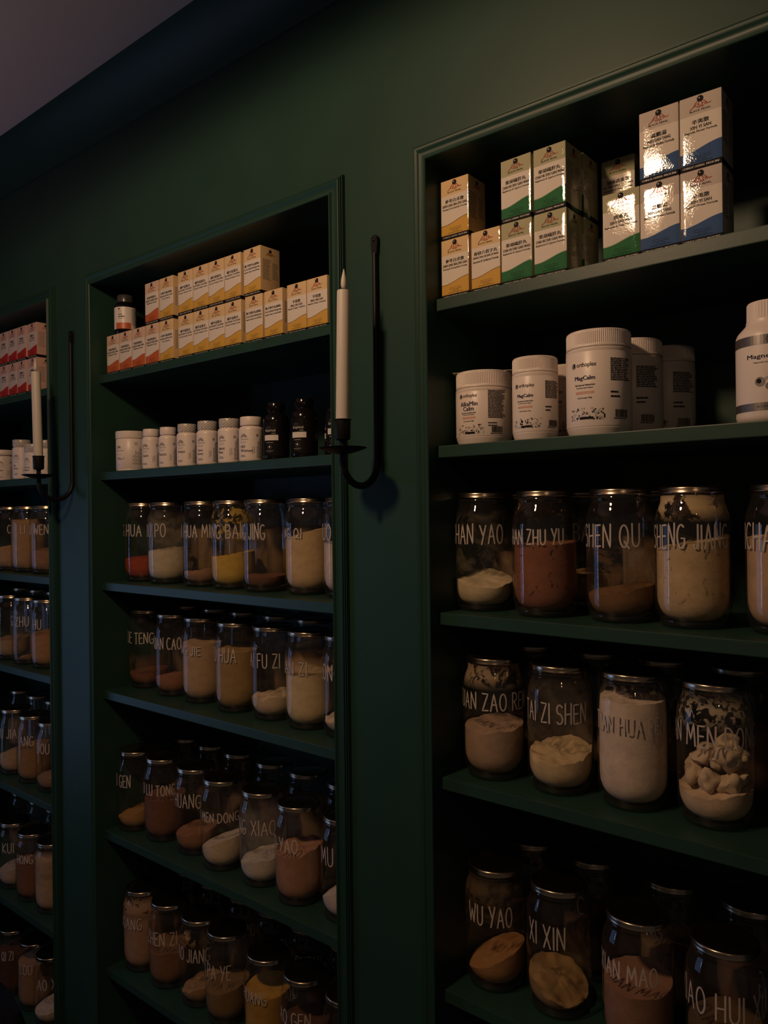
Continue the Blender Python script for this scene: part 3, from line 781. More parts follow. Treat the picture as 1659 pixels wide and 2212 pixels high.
# fourth shelf
jar(3, 3, -.6840, .0840, 'SUAN ZAO REN', 'jar lettered UAN ZAO REN, pinkish brown grainy powder', (.40, .27, .185), .42, .01, .03, .005, end=0.985, vis=('UAN ZAO REN', 0.012), lh=.027, zc=.130, film=[((.42, .30, .19), 24, .46, .52, .148, .20, .85)])
jar(3, 3, -.5660, .0905, 'TAI ZI SHEN', 'jar lettered AI ZI SHEN, hollowed mound of cream powder', (.60, .44, .25), .30, 0, .06, .010, end=0.866, vis=('TAI ZI SHEN', 0.012), lh=.030, zc=.129, film=[((.42, .33, .22), 20, .40, .80, .05, .18, .30)])
jar(3, 3, -.4514, .0985, 'TIAN HUA FEN', 'jar lettered TIAN HUA FEN, nearly full of white powder', (.66, .52, .41), .80, 0, .01, .002, end=0.920, vis=('TIAN HUA FEN', 0.019), lh=.0245, zc=.127, wf=.95, film=[((.6, .47, .36), 60, .50, .62, .15, .185, .7)])
tm = jar(3, 3, -.3350, .1050, 'TIAN MEN DONG', 'jar lettered N MEN DONG, cream powder topped with loose chunks', (.58, .43, .28), .25, .01, .02, .006, end=0.985, vis=('N MEN DONG', 0.033), lh=.030, zc=.129, wf=.78, film=[((.46, .38, .26), 70, .49, .53, .135, .185, .85)])
rc = random.Random(5)
def chunk_mesh(s):
    bm = bmesh.new(); bmesh.ops.create_icosphere(bm, subdivisions=3, radius=1)
    q = Vector((rc.random() * 9, rc.random() * 9, 0))
    for v in bm.verts:
        v.co *= s * (1 + 0.75 * noise.noise(v.co * 0.9 + q) + 0.20 * noise.noise(v.co * 2.2 + q) + 0.05 * noise.noise(v.co * 5 + q))
    me = bpy.data.meshes.new('chunk'); bm.to_mesh(me); bm.free()
    return soft(me, 45)
for (a, b, c, s) in ((-.022, -.020, .066, .012), (.000, -.028, .064, .015), (.024, -.022, .062, .015), (.034, .0, .070, .011), (.008, -.024, .088, .009), (-.012, -.012, .092, .016), (.020, -.016, .094, .018), (.036, -.006, .098, .011), (-.030, .008, .070, .013), (.0, .012, .082, .018), (.014, .006, .108, .013)):
    mobj('chunk', chunk_mesh(s), tm, pmat((.58, .43, .28)), (a, b, c))
# fifth shelf
jar(3, 4, -.6915, .0930, 'WU YAO', 'jar lettered WU YAO, orange-brown powder heaped up to the right', (.40, .20, .08), .24, .12, .05, .003, end=0.756, vis=('WU YAO', 0.093), lh=.032, zc=.128, film=[((.26, .17, .09), 12, .46, .54, .10, .19, .35)])
jar(3, 4, -.5765, .0985, 'XI XIN', 'jar lettered XI XIN, olive-tan powder lump and stained glass', (.36, .22, .095), .20, -.10, .03, .010, end=0.582, vis=('XI XIN', 0.064), lh=.034, zc=.130, film=[((.40, .25, .10), 40, .49, .53, .135, .19, .75), ((.24, .17, .09), 16, .44, .60, .03, .10, .35)])
jar(3, 4, -.4420, .0840, 'XIAN MAO', 'jar lettered XIAN MAO, half full of reddish brown powder', (.27, .14, .09), .50, 0, .03, .003, end=0.746, vis=('XIAN MAO', 0.012), lh=.026, zc=.129, wf=.95)
jar(3, 4, -.3210, .0890, 'XIAO HUI XIANG', 'jar lettered XIAO HUI XIANG at the lower right picture corner, dark contents', (.11, .065, .035), .40, 0, .03, .003, start=.0, lh=.035, zc=.128, wf=.74)
# middle alcove, third shelf
jar(2, 2, -1.7290, .104, 'HONG HUA', 'jar lettered HUA at the left end, red-orange powder, middle alcove', (.32, .055, .022), .30, 0, .02, .004, end=0.420, vis=('HUA', 0.078), lh=.028)
jar(2, 2, -1.6200, .100, 'HOU PO', 'jar lettered PO, pale beige powder and dusty glass, middle alcove', (.50, .41, .28), .42, .02, .02, .005, end=0.428, vis=('PO', 0.194), lh=.030, film=[((.42, .35, .25), 24, .35, .80, .08, .18, .45)])
jar(2, 2, -1.4830, .102, 'HUAI HUA MI', 'jar lettered UA MI, little brown powder in clumps, middle alcove', (.34, .18, .10), .17, .05, .02, .012, end=0.630, vis=('UA MI', 0.150), lh=.028, film=[((.33, .20, .12), 18, .56, .60, .04, .09, .6)])
jar(2, 2, -1.3760, .102, 'HUANG BAI', 'jar lettered NG BAI, bright yellow powder with patches above', (.52, .33, .06), .38, .03, .03, .007, end=0.656, vis=('NG BAI', 0.048), lh=.030, film=[((.46, .31, .07), 34, .53, .56, .10, .20, .85)])
jar(2, 2, -1.2670, .101, 'HUANG JING', 'jar lettered JING, thin dark brown layer at the bottom', (.17, .075, .038), .17, 0, .01, .003, end=0.486, vis=('JING', 0.160), lh=.032)
jar(2, 2, -1.1480, .116, 'HUANG QI', 'jar lettered NG QI in small letters, tan powder dome', (.52, .36, .19), .62, .06, .02, .002, dome=.006, end=0.344, vis=('NG QI', 0.012), lh=.019, zc=.127, wf=.9)
jar(2, 2, -1.0370, .115, 'HUO MA REN', 'jar lettered MA partly hidden by the right frame, pale pinkish powder', (.54, .40, .28), .55, 0, .02, .003, start=-.0, lh=.030)
# fourth shelf
jar(2, 3, -1.7400, .120, 'JI XUE TENG', 'jar lettered UE TENG, reddish brown powder below stained glass', (.24, .09, .045), .20, .01, .02, .003, end=0.611, vis=('UE TENG', 0.012), lh=.028, film=[((.17, .085, .05), 9, .38, .5, .03, .09, .6)])
jar(2, 3, -1.6090, .109, 'JIN QIAN CAO', 'jar lettered QIAN CAO, small brown mound, middle alcove', (.28, .12, .06), .25, .05, .02, .006, end=0.619, vis=('QIAN CAO', 0.012), lh=.027)
jar(2, 3, -1.4960, .108, 'JING JIE', 'jar lettered NG JIE, two thirds full of light tan powder', (.43, .28, .16), .70, 0, .01, .002, end=0.417, vis=('NG JIE', 0.014), lh=.020, zc=.124, wf=1.0)
jar(2, 3, -1.3660, .102, 'JU HUA', 'jar lettered U HUA, two thirds full of yellow-brown powder', (.33, .20, .075), .68, 0, .02, .002, end=0.462, vis=('U HUA', 0.014), lh=.030)
jar(2, 3, -1.2500, .107, 'LAI FU ZI', 'jar lettered AI FU ZI, lumpy cream powder at the bottom', (.54, .40, .26), .25, .01, .02, .008, end=0.611, vis=('AI FU ZI', 0.018), lh=.029)
jar(2, 3, -1.1386, .104, 'LIAN ZI', 'jar lettered IAN ZI, cream powder with swirled brown top layer', (.58, .44, .25), .57, 0, .02, .003, end=0.436, vis=('IAN ZI', 0.012), lh=.025, zc=.126, film=[((.44, .29, .17), 16, .42, .50, .108, .15, .9)])
jar(2, 3, -1.0360, .107, 'LONG', 'jar lettered NG cut by the right frame, fourth shelf, little cream powder', (.55, .43, .32), .17, .02, .02, .008, end=.36, lh=.030)
# fifth shelf
jar(2, 4, -1.7400, .082, 'LU GEN', 'jar lettered U GEN at the left end, orange-tan powder tilted up to the right', (.42, .22, .085), .22, .07, .04, .003, end=0.333, vis=('U GEN', 0.012), lh=.030)
jar(2, 4, -1.6320, .090, 'LU LU TONG', 'jar lettered LU TONG, half full of dark red-brown powder', (.18, .08, .05), .52, 0, .02, .002, end=0.723, vis=('U LU TONG', 0.012), lh=.025, zc=.128, wf=.9)
jar(2, 4, -1.5095, .093, 'MA HUANG', 'jar lettered HUANG with brown powder in the bottom third, fifth shelf', (.30, .14, .07), .25, .03, .03, .003, end=0.585, vis=('HUANG', 0.026), lh=.031)
jar(2, 4, -1.3960, .082, 'MAI MEN DONG', 'jar lettered MEN DONG in small letters, white powder rising to the right', (.60, .46, .31), .30, .09, .03, .002, end=0.808, vis=('I MEN DONG', 0.012), lh=.020, zc=.122, wf=1.0)
jar(2, 4, -1.2700, .088, 'MANG XIAO', 'jar lettered NG XIA, white powder and frosted dusty glass', (.66, .56, .45), .28, .05, .03, .006, end=0.741, vis=('NG XIAO', 0.012), lh=.030, film=[((.52, .46, .40), 30, .30, .85, .03, .17, .55)])
jar(2, 4, -1.1525, .082, 'MO YAO', 'jar lettered O YAO, pinkish brown powder filling just over half', (.36, .185, .115), .53, .03, .03, .006, end=0.457, vis=('O YAO', 0.012), lh=.027, zc=.124)
jar(2, 4, -1.0300, .092, 'MU LI', 'jar lettered MU L cut by the right frame, white-pink powder', (.60, .50, .44), .30, .14, .03, .002, start=.03, lh=.034)
# sixth shelf
jar(2, 5, -1.7225, .085, 'MU XIANG', 'jar lettered XIANG at the left end of the sixth shelf, pinkish tan powder', (.38, .22, .14), .72, 0, .02, .006, end=0.443, vis=('XIANG', 0.012), lh=.027, zc=.124, film=[((.38, .23, .14), 22, .46, .50, .13, .19, .9)])
jar(2, 5, -1.6125, .086, 'NU ZHEN ZI', 'jar lettered ZHEN ZI, dark brown powder below the middle', (.22, .11, .055), .45, 0, .03, .004, end=0.644, vis=('ZHEN ZI', 0.012), lh=.030, zc=.124, film=[((.20, .11, .06), 12, .40, .6, .08, .12, .4)])
jar(2, 5, -1.4950, .090, 'PAO JIANG', 'jar lettered AO JIAN, little tan powder and smeared glass', (.38, .22, .10), .20, .07, .03, .007, end=0.676, vis=('AO JIANG', 0.012), lh=.030, zc=.125, film=[((.36, .22, .11), 30, .45, .60, .05, .12, .5), ((.42, .27, .13), 26, .52, .55, .14, .18, .9)])
jar(2, 5, -1.3960, .088, 'PI PA YE', 'jar lettered I PA YE, olive-brown powder mound', (.22, .125, .05), .38, .05, .03, .003, end=0.557, vis=('I PA YE', 0.023), lh=.031, zc=.124)
jar(2, 5, -1.2545, .083, 'PU HUANG', 'jar lettered HUANG with yellow-orange powder, bottom of the picture', (.46, .25, .05), .62, 0, .02, .002, end=0.459, vis=('HUANG', 0.012), lh=.025, zc=.125)
jar(2, 5, -1.1395, .082, 'QIAN CAO GEN', 'jar lettered AO GEN, dark contents, bottom of the picture', (.09, .045, .03), .50, 0, .02, .003, end=0.583, vis=('AO GEN', 0.012), lh=.028, zc=.127)
jar(2, 5, -1.0245, .086, None, 'jar without visible lettering at the lower right end of the middle alcove', (.08, .04, .03), .40, 0, .02, .003)
# left alcove
jar(1, 2, -2.4450, .096, 'CE', 'jar lettered E at the left picture edge, tan powder below', (.40, .23, .11), .38, .03, .02, .003, end=.60, lh=.026)
jar(1, 2, -2.3270, .094, 'LI', 'jar lettered LI, nearly full of tan-brown powder, left alcove', (.36, .21, .10), .80, 0, .01, .003, end=0.389, vis=('LI', 0.283), lh=.024)
jar(1, 2, -2.2080, .094, 'TOU WENG', 'jar lettered WENG, brown powder in the lower third, left alcove', (.28, .15, .08), .36, 0, .02, .003, end=0.646, vis=('WENG', 0.127), lh=.028)
jar(1, 3, -2.4260, .088, None, 'unlettered-looking jar with tan powder at the left edge of the fourth shelf', (.34, .21, .11), .32, 0, .02, .003)
jar(1, 3, -2.3090, .085, 'CANG ZHU', 'jar lettered G ZHU, few brown lumps at the bottom, left alcove', (.34, .17, .08), .10, .04, .02, .010, end=0.463, vis=('G ZHU', 0.013), lh=.028)
jar(1, 3, -2.2015, .089, 'HU', 'jar lettered HU, orange-brown powder filling half, left alcove', (.38, .19, .085), .50, 0, .02, .004, end=0.298, vis=('HU', 0.098), lh=.028)
jar(1, 3, -2.0900, .096, None, 'jar mostly hidden by the right frame of the left alcove, fourth shelf', (.3, .18, .1), .40, 0, .02, .003)
jar(1, 4, -2.4150, .090, 'WU JIA', 'jar lettered U JIA, light tan powder tilted up to the right', (.44, .28, .16), .36, .08, .04, .002, end=0.499, vis=('U JIA', 0.077), lh=.028)
jar(1, 4, -2.2925, .088, 'IANG', 'jar lettered IANG, brown powder filling half, left alcove fifth shelf', (.30, .16, .07), .52, 0, .02, .002, end=0.460, vis=('IANG', 0.079), lh=.028)
jar(1, 4, -2.1715, .087, 'DOU', 'jar lettered DOU, brown powder at the bottom, left alcove fifth shelf', (.30, .17, .10), .22, .02, .02, .003, end=0.358, vis=('DOU', 0.055), lh=.028)
jar(1, 5, -2.4100, .082, 'KUI', 'jar lettered KUI, pinkish powder mound, left alcove sixth shelf', (.44, .31, .23), .30, .04, .04, .003, end=0.436, vis=('KUI', 0.148), lh=.029)
jar(1, 5, -2.2880, .079, 'HONG', 'jar lettered HONG, dark red-brown powder filling half', (.20, .085, .045), .55, 0, .02, .002, end=0.465, vis=('HONG', 0.072), lh=.024)
jar(1, 5, -2.1740, .081, None, 'jar nearly full of caked tan powder beside the HONG jar', (.44, .28, .17), .72, 0, .02, .010, film=[((.44, .29, .18), 20, .42, .48, .10, .18, .85)])
jar(1, 6, -2.4450, .090, 'QI ZI', 'jar lettered QI ZI with dark contents, lowest shelf of the left alcove', (.09, .04, .025), .65, 0, .02, .003, end=0.459, vis=('QI ZI', 0.155), lh=.026)
jar(1, 6, -2.3200, .096, 'LOU', 'jar lettered LOU, brown powder filling most, lowest shelf', (.32, .18, .10), .70, 0, .02, .004, end=0.401, vis=('LOU', 0.090), lh=.028)
jar(1, 6, -2.2110, .092, 'AO XIANG', 'jar lettered AO XIA, white powder at the bottom, lowest shelf', (.55, .43, .32), .22, .02, .04, .003, start=.12, lh=.030)
# back rows, standing in shade behind the front jars
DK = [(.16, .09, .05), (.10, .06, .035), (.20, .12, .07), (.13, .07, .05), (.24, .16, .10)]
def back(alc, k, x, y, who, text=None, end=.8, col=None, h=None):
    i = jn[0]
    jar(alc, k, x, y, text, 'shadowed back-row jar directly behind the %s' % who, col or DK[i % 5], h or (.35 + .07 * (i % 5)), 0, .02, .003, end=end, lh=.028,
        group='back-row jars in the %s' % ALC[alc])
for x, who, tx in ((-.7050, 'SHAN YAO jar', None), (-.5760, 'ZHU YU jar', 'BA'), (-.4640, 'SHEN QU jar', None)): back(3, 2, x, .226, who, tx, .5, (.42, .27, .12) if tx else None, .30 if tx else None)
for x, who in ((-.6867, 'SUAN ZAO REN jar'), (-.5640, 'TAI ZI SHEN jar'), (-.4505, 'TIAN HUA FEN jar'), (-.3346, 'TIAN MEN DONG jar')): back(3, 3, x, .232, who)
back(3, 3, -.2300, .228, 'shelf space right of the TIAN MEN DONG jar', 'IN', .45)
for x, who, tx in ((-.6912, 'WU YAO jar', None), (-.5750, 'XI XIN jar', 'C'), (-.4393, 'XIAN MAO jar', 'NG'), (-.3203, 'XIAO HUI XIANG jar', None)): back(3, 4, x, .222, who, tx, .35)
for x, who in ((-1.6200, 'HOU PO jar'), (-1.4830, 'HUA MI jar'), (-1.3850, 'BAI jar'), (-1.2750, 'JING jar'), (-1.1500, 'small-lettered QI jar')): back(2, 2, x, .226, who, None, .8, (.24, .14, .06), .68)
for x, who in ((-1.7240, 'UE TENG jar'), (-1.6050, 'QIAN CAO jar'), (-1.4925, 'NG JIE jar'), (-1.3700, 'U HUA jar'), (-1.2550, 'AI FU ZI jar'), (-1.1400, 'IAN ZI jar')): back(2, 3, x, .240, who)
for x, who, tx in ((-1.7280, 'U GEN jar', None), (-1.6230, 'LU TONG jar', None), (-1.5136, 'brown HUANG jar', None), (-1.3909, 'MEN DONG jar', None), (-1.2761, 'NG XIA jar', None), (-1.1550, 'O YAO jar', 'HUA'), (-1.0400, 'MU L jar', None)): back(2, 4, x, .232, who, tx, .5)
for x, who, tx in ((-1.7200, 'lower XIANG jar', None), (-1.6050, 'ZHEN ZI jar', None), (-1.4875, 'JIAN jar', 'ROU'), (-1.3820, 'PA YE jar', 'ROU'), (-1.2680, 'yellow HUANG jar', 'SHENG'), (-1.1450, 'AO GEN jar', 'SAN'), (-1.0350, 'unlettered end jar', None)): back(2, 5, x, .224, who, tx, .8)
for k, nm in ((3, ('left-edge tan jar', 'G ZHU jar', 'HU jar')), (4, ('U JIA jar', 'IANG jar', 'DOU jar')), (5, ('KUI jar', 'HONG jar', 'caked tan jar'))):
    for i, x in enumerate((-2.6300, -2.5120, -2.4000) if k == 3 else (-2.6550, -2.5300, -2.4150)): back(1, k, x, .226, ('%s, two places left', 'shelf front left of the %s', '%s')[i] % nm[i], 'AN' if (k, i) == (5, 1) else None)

# ------------------------------------------------------------------ supplement tubs
def phi_at(x, y, frac): return atan2(CAM.y - y, CAM.x - x) + asin(max(-1, min(1, 2 * frac - 1)))
def mosaic(p, x0, x1, z0, z1, seed, R_):
    r = random.Random(seed)
    nx, nz = 26, 9
    cw, ch = (x1 - x0) / nx, (z1 - z0) / nz
    for i in range(nx):
        for j in range(nz):
            dens = 0.75 - 0.065 * j + (0.15 if i < 4 or i > 18 else 0)
            if r.random() < dens * 0.62:
                p.rect(x0 + i * cw, x0 + (i + 1) * cw, z0 + j * ch, z0 + (j + 1) * ch, r.choice((0, 1, 2, 2)))
def barcode(p, x0, x1, z0, z1, seed):
    r = random.Random(seed); x = x0
    while x < x1:
        w = (x1 - x0) * r.choice((.012, .02, .03)); p.rect(x, x + w, z0, z1, 0); x += w + (x1 - x0) * r.choice((.012, .02))
    p.smallprint(x0 - .002, x1, z0 - .0006, z0 - .0024, 1, 0, seed, .7)
TM = [M_INK, M_GREYINK, M_LGREY, M_NAVY, M_PEACH, M_WINK]
def tub_print(R_, h, lines, grams, frac, x, y, sz=1.0, seed=1):
    """front label: logo line, product name, claims, flavour bar, pixel pattern; side label: fine print, batch, bar code"""
    p = Print()
    big = len(lines) == 1
    f = (lambda t: t * h)
    L0 = -.0215 * sz
    zl = f(.79 if big else .84)
    p.disc(L0 + .0036 * sz, zl, .0040 * sz, 2, 16); p.rect(L0 + .0034 * sz, L0 + .0064 * sz, zl - .0022 * sz, zl + .0036 * sz, 0, 1, .0002); p.disc(L0 + .0028 * sz, zl - .001, .0018 * sz, 1, 10, .0002)
    p.text('orthoplex', L0 + .0092 * sz, zl, h=.0078 * sz, w=.0280 * sz, m=0, al='L', bold=.01)
    z = f(.64 if big else .705)
    for s in lines:
        p.text(s, -.001, z, h=.0074 * sz, m=3, bold=.03); z -= f(.085)
    p.text('With Taurine and Traditional Herbs', -.001, z + f(.012), h=.0024 * sz, w=.029 * sz, m=0, bold=.02)
    p.text('for Nervous System Support', -.001, z - f(.022), h=.0024 * sz, w=.024 * sz, m=0, bold=.02)
    zb2 = z - f(.075)
    p.rect(-.0145 * sz, .0125 * sz, zb2 - .0018 * sz, zb2 + .0018 * sz, 4, 8)
    p.text('Oral Powder ' + grams, -.001, zb2 - f(.062), h=.0027 * sz, w=.021 * sz, m=0, bold=.02)
    mosaic(p, L0 - .002 * sz, L0 + .048 * sz, f(.17), f(.17) + .0165 * sz, seed, R_)
    p.rect(-.008 * sz, .011 * sz, f(.17) + .0010 * sz, f(.17) + .0042 * sz, 0, 6, .0003)
    p.text('Herbal Supplement', .0015 * sz, f(.17) + .0026 * sz, h=.0018 * sz, w=.016 * sz, m=5)
    p.smallprint(.034 * sz, .068 * sz, f(.86 if big else .93), f(.60 if big else .44), 13 if big else 20, 0, seed, .62, 10)
    p.smallprint(.034 * sz, .052 * sz, f(.50 if big else .38), f(.40 if big else .29), 2, 0, seed + 3, .40, 4, .5)
    barcode(p, .040 * sz, .060 * sz, f(.19), f(.19) + .0105 * sz, seed)
    return p
def tub(x, y, R_, h, lidz, label, lines, grams, frac=.36, sz=1.0, seed=1, detail=True):
    t = empty('powder_tub', (x, y, Z[1]))
    tag(t, label, 'tub', 'white supplement tubs in the right alcove')
    body = [(0, .001), (R_ * .80, .0004), (R_ * .90, .0012), (R_ * .955, .0070), (R_ * .985, .0108), (R_ * .972, .0114), (R_ * .985, .0120), (R_, .0135), (R_, lidz - .0085), (R_ * .992, lidz - .0078), (R_ * .992, lidz - .0062), (R_, lidz - .0052), (R_ * .995, lidz - .002), (R_ * .95, lidz), (R_ * .9, lidz + .002)]
    mobj('tub_body', lathe('tub_body', body, 72, sharp=35), t, M_PLASTIC)
    rl = R_ * 0.985
    lid = [(R_ * .96, lidz), (rl, lidz), (rl * 1.006, lidz + .0012), (rl, lidz + .0026), (rl, lidz + .0045), (rl, h - .0042), (rl * .985, h - .0014), (rl * .95, h), (0, h)]
    mobj('lid', lathe('lid', lid, 200, rib=(lidz + .0044, h - .004, 100, .0009), sharp=12), t, M_CAPW)
    ph = phi_at(x, y, frac)
    tub_print(R_, lidz, lines, grams, frac, x, y, sz, seed).build('label_print', onto_cylinder(R_, ph), TM, t)
    return t
tub(-.6870, .0690, .0463, .1195, .0925, 'short wide white powder tub at the left end, under the card', ('AlkaMin', 'Calm'), '300g', .235, .95, 1)
tub(-.5857, .0580, .0357, .1285, .1045, 'narrow white powder tub between the short and the large tub', ('MagCalm',), '210g', .285, .92, 2)
tub(-.4857, .0700, .0477, .1540, .1285, 'largest white powder tub standing in front, right of the narrow one', ('MagCalm',), '420g', .295, 1.08, 3)
tub(-.5800, .1560, .0357, .1285, .1045, 'white tub hidden behind the narrow one, only its lid edge showing', ('MagCalm',), '210g', .22, .95, 4)
tub(-.4740, .1660, .0477, .1540, .1285, 'large shaded white tub directly behind the largest one', ('MagCalm',), '420g', .20, 1.12, 5)
tub(-.4490, .2540, .0443, .1540, .1285, 'large dark white tub at the very back behind two others', ('MagCalm',), '420g', .20, 1.12, 6)
cm = boxes('card', [(-.055, .055, -.036, .036, 0, .0006)])
cdo = mobj('card', cm, None, M_CARD, (-.6880, .0870, Z[1] + .1200))
cdo.rotation_euler = (0.0, 0.0, radians(24))
tag(cdo, 'thin pale card lying on the lid of the short wide tub', 'card')
# magnesium bottle
def big_bottle():
    x, y, R_ = -.2480, .0600, .0405
    t = empty('supplement_bottle', (x, y, Z[1]))
    tag(t, 'white plastic bottle with silver bands and molecule picture at the right edge', 'bottle')
    b = [(0, .001), (R_ * .90, .0003), (R_ * .97, .003), (R_, .008), (R_, .106), (R_ * .985, .1115), (R_ * .93, .1165), (R_ * .82, .1215), (R_ * .73, .1255), (R_ * .69, .128), (R_ * .68, .132)]
    mobj('bottle_body', lathe('bottle_body', b, 72, sharp=40), t, M_PLASTIC)
    c = [(R_ * .66, .1285), (R_ * .67, .1285), (R_ * .68, .1295), (R_ * .67, .1320), (R_ * .665, .1335), (R_ * .66, .1535), (R_ * .63, .1556), (0, .1558)]
    mobj('cap', lathe('cap', c, 96, rib=(.133, .154, 48, .0006), sharp=10), t, M_CAPW)
    p = Print()
    p.rect(-.125, .125, .0965, .1085, 6, 64); p.rect(-.125, .125, .0135, .0235, 6, 64)
    p.ring(.004, .1025, .0048, .0006, 0); p.text('n', .004, .1020, h=.0035, m=0); p.text('lab', .011, .1025, h=.0045, m=5, al='L')
    p.text('Magnesium', -.0245, .0810, h=.0072, w=.048, m=3, al='L', bold=.015)
    p.text('Magnesium (as Magnesium bisglycinate)', -.016, .0738, h=.0026, w=.046, m=0, al='L')
    for (ax, az, bx, bz) in ((-.006, .051, .006, .0575), (.003, .0455, .008, .056), (.022, .046, .012, .057)): p.line(densify([(ax, az), (bx, bz)], .002), .003, 2)
    p.disc(-.0085, .0495, .0060, 1, 20, .0002); p.disc(.0105, .0580, .0088, 1, 24, .0002); p.disc(.0025, .0435, .0047, 1, 18, .0002); p.disc(.0245, .0445, .0060, 1, 20, .0002)
    p.disc(-.0095, .0505, .0030, 0, 14, .0003); p.disc(.0090, .0600, .0040, 2, 14, .0003); p.disc(.0140, .0570, .0045, 0, 14, .0003)
    p.text('60 CAPSULES', -.002, .0185, h=.0026, w=.02, m=0)
    p.build('label_print', onto_cylinder(R_, phi_at(x, y, .46)), TM + [M_SILVER], t)
big_bottle()

# ------------------------------------------------------------------ pill bottles
def star(p, x, z, s, m=3):
    for ring_, n in ((.45, 5), (.85, 8)):
        for i in range(n):
            a = pi * (0.05 + 0.95 * i / (n - 1)) if ring_ > .5 else pi * (.1 + .8 * i / (n - 1))
            p.line([(x + cos(a) * ring_ * s * .8, z + sin(a) * ring_ * s * .8), (x + cos(a) * ring_ * s * 1.1, z + sin(a) * ring_ * s * 1.1)], s * .16, m)
def pill_print(words, w=1.0, h=.075, seed=1):
    p = Print()
    star(p, -.0120, h * .70, .0078)
    p.text('MetaGenics', -.011, h * .645, h=.0026, w=.017, m=1) if False else p.smallprint(-.020, -.001, h * .67, h * .63, 1, 2, seed, .7, 3, 0)
    p.rect(-.020, -.004, h * .585, h * .590, 1, 3); p.rect(-.020, -.006, h * .545, h * .552, 0, 3)
    z = h * .43
    for s in words:
        p.text(s, -.0205, z, h=.0060, m=0, al='L', bold=.02); z -= .0080
    p.smallprint(-.020, -.006, h * .20, h * .13, 2, 1, seed, .5, 3)
    p.text('Ingredients', .0085, h * .22, h=.0019, w=.0150, m=0, rot=1)
    p.smallprint(.0105, .0118, h * .44, h * .24, 1, 1, seed, .9, 1)
    for i in range(5):
        x = .0165 + i * .0022; r_ = random.Random(seed * 7 + i)
        z0_ = h * .10
        while z0_ < h * (.45 + .06 * i):
            l = h * (.05 + .08 * r_.random()); p.rect(x, x + .0011, z0_, z0_ + l, 1); z0_ += l + h * .015
    p.smallprint(.0150, .0210, h * .80, h * .72, 3, 1, seed + 1, .6, 2)
    return p
def pill_bottle(x, y, R_, h, capz, words, label, group, striped=False, frac=.30, seed=1, rcap=None):
    t = empty('pill_bottle', (x, y, Z[1]))
    tag(t, label, 'bottle', group)
    rc_ = rcap or R_ * .90
    b = [(0, .001), (R_ * .92, .0003), (R_ * .99, .0022), (R_, .005), (R_, capz - .0095), (R_ * .985, capz - .0060), (R_ * .92, capz - .0032), (R_ * .80, capz - .0015), (rc_ * .84, capz - .0004), (rc_ * .84, capz + .004)]
    mobj('bottle_body', lathe('bottle_body', b, 56, sharp=40), t, M_PLASTIC)
    c = [(rc_ * .80, capz + .0006), (rc_ * .985, capz + .0004), (rc_, capz + .0012), (rc_, h - .0016), (rc_ * .97, h - .0003), (rc_ * .9, h), (0, h - .0003)]
    if striped: c = [(rc_ * .86, capz - .002), (rc_ * .93, capz - .0012), (rc_, capz + .0015), (rc_ * 1.01, h - .0016), (rc_ * .98, h), (rc_ * .88, h + .0002), (0, h - .0003)]
    mobj('cap', lathe('cap', c, 56, sharp=40), t, M_STRIPE if striped else M_CAPW)
    pill_print(words, 1.0, capz - .004, seed).build('label_print', onto_cylinder(R_, phi_at(x, y, frac)), TM, t)
    return t
GW = 'white pill bottles in the middle alcove'
t = empty('powder_tub', (-1.7130, .0585, Z[1]))
tag(t, 'wide white tub first from the left on the middle alcove second shelf', 'tub')
mobj('tub_body', lathe('tub_body', [(0, .001), (.0345, .0004), (.0362, .003), (.0358, .0055), (.0366, .0065), (.0366, .079), (.035, .081), (.033, .083)], 64), t, M_PLASTIC)
mobj('lid', lathe('lid', [(.034, .0812), (.0372, .0810), (.0375, .0820), (.0375, .0980), (.0365, .0990), (0, .0990)], 96, sharp=40), t, M_CAPW)
pp = Print(); star(pp, -.028, .056, .007)
pp.smallprint(-.037, -.012, .052, .049, 1, 2, 2, .7, 3, 0); pp.rect(-.036, -.020, .0405, .0411, 1, 3)
pp.text('Plus 1', -.0310, .0310, h=.0062, m=0, al='L'); pp.rect(-.034, -.022, .0155, .0161, 1, 3)
for i in range(8):
    z_ = .016
    while z_ < .034 + .004 * i: pp.rect(.0085 + i * .0036, .0100 + i * .0036, z_, z_ + .005 + .002 * (i % 3), 1); z_ += .0085
pp.smallprint(.013, .022, .072, .063, 4, 2, 4, .5, 3)
pp.build('label_print', onto_cylinder(.0366, phi_at(-1.713, .0585, .42)), TM, t)
pill_bottle(-1.5985, .0400, .0215, .0955, .0780, ('Calm',), 'small white pill bottle with plain cap directly right of the wide tub', GW, False, .40, 1, .0190)
pill_bottle(-1.5305, .0400, .0215, .0945, .0765, ('Resist',), 'second small white pill bottle with plain cap right of the wide tub', GW, False, .40, 2, .0190)
pill_bottle(-1.4640, .0450, .0240, .0965, .0785, ('ocaps',), 'white pill bottle with striped cap, leftmost of the three striped ones', GW, True, .40, 3)
pill_bottle(-1.3900, .0450, .0245, .0968, .0780, ('Super', '(inex)'), 'white pill bottle with striped cap, middle of the three striped ones', GW, True, .40, 4)
pill_bottle(-1.3160, .0460, .0250, .0960, .0778, ('idant', 'Rex'), 'white pill bottle with striped cap, rightmost of the three striped ones', GW, True, .36, 5)
pill_bottle(-1.2465, .0470, .0256, .0942, .0756, ('QES', 'Women'), 'white pill bottle with plain cap beside the first black bottle', GW, False, .40, 6)
GL1 = 'white pill bottles in the left alcove'
t = pill_bottle(-2.4150, .0560, .0340, .0955, .0790, ('Range',), 'white bottle with wide plain cap at the left picture edge', GL1, False, .60, 7, .0345)
pill_bottle(-2.2670, .0470, .0262, .1160, .0960, ('IO', 'tion'), 'tall white bottle with striped cap left of the far candle', GL1, True, .40, 8, .0250)
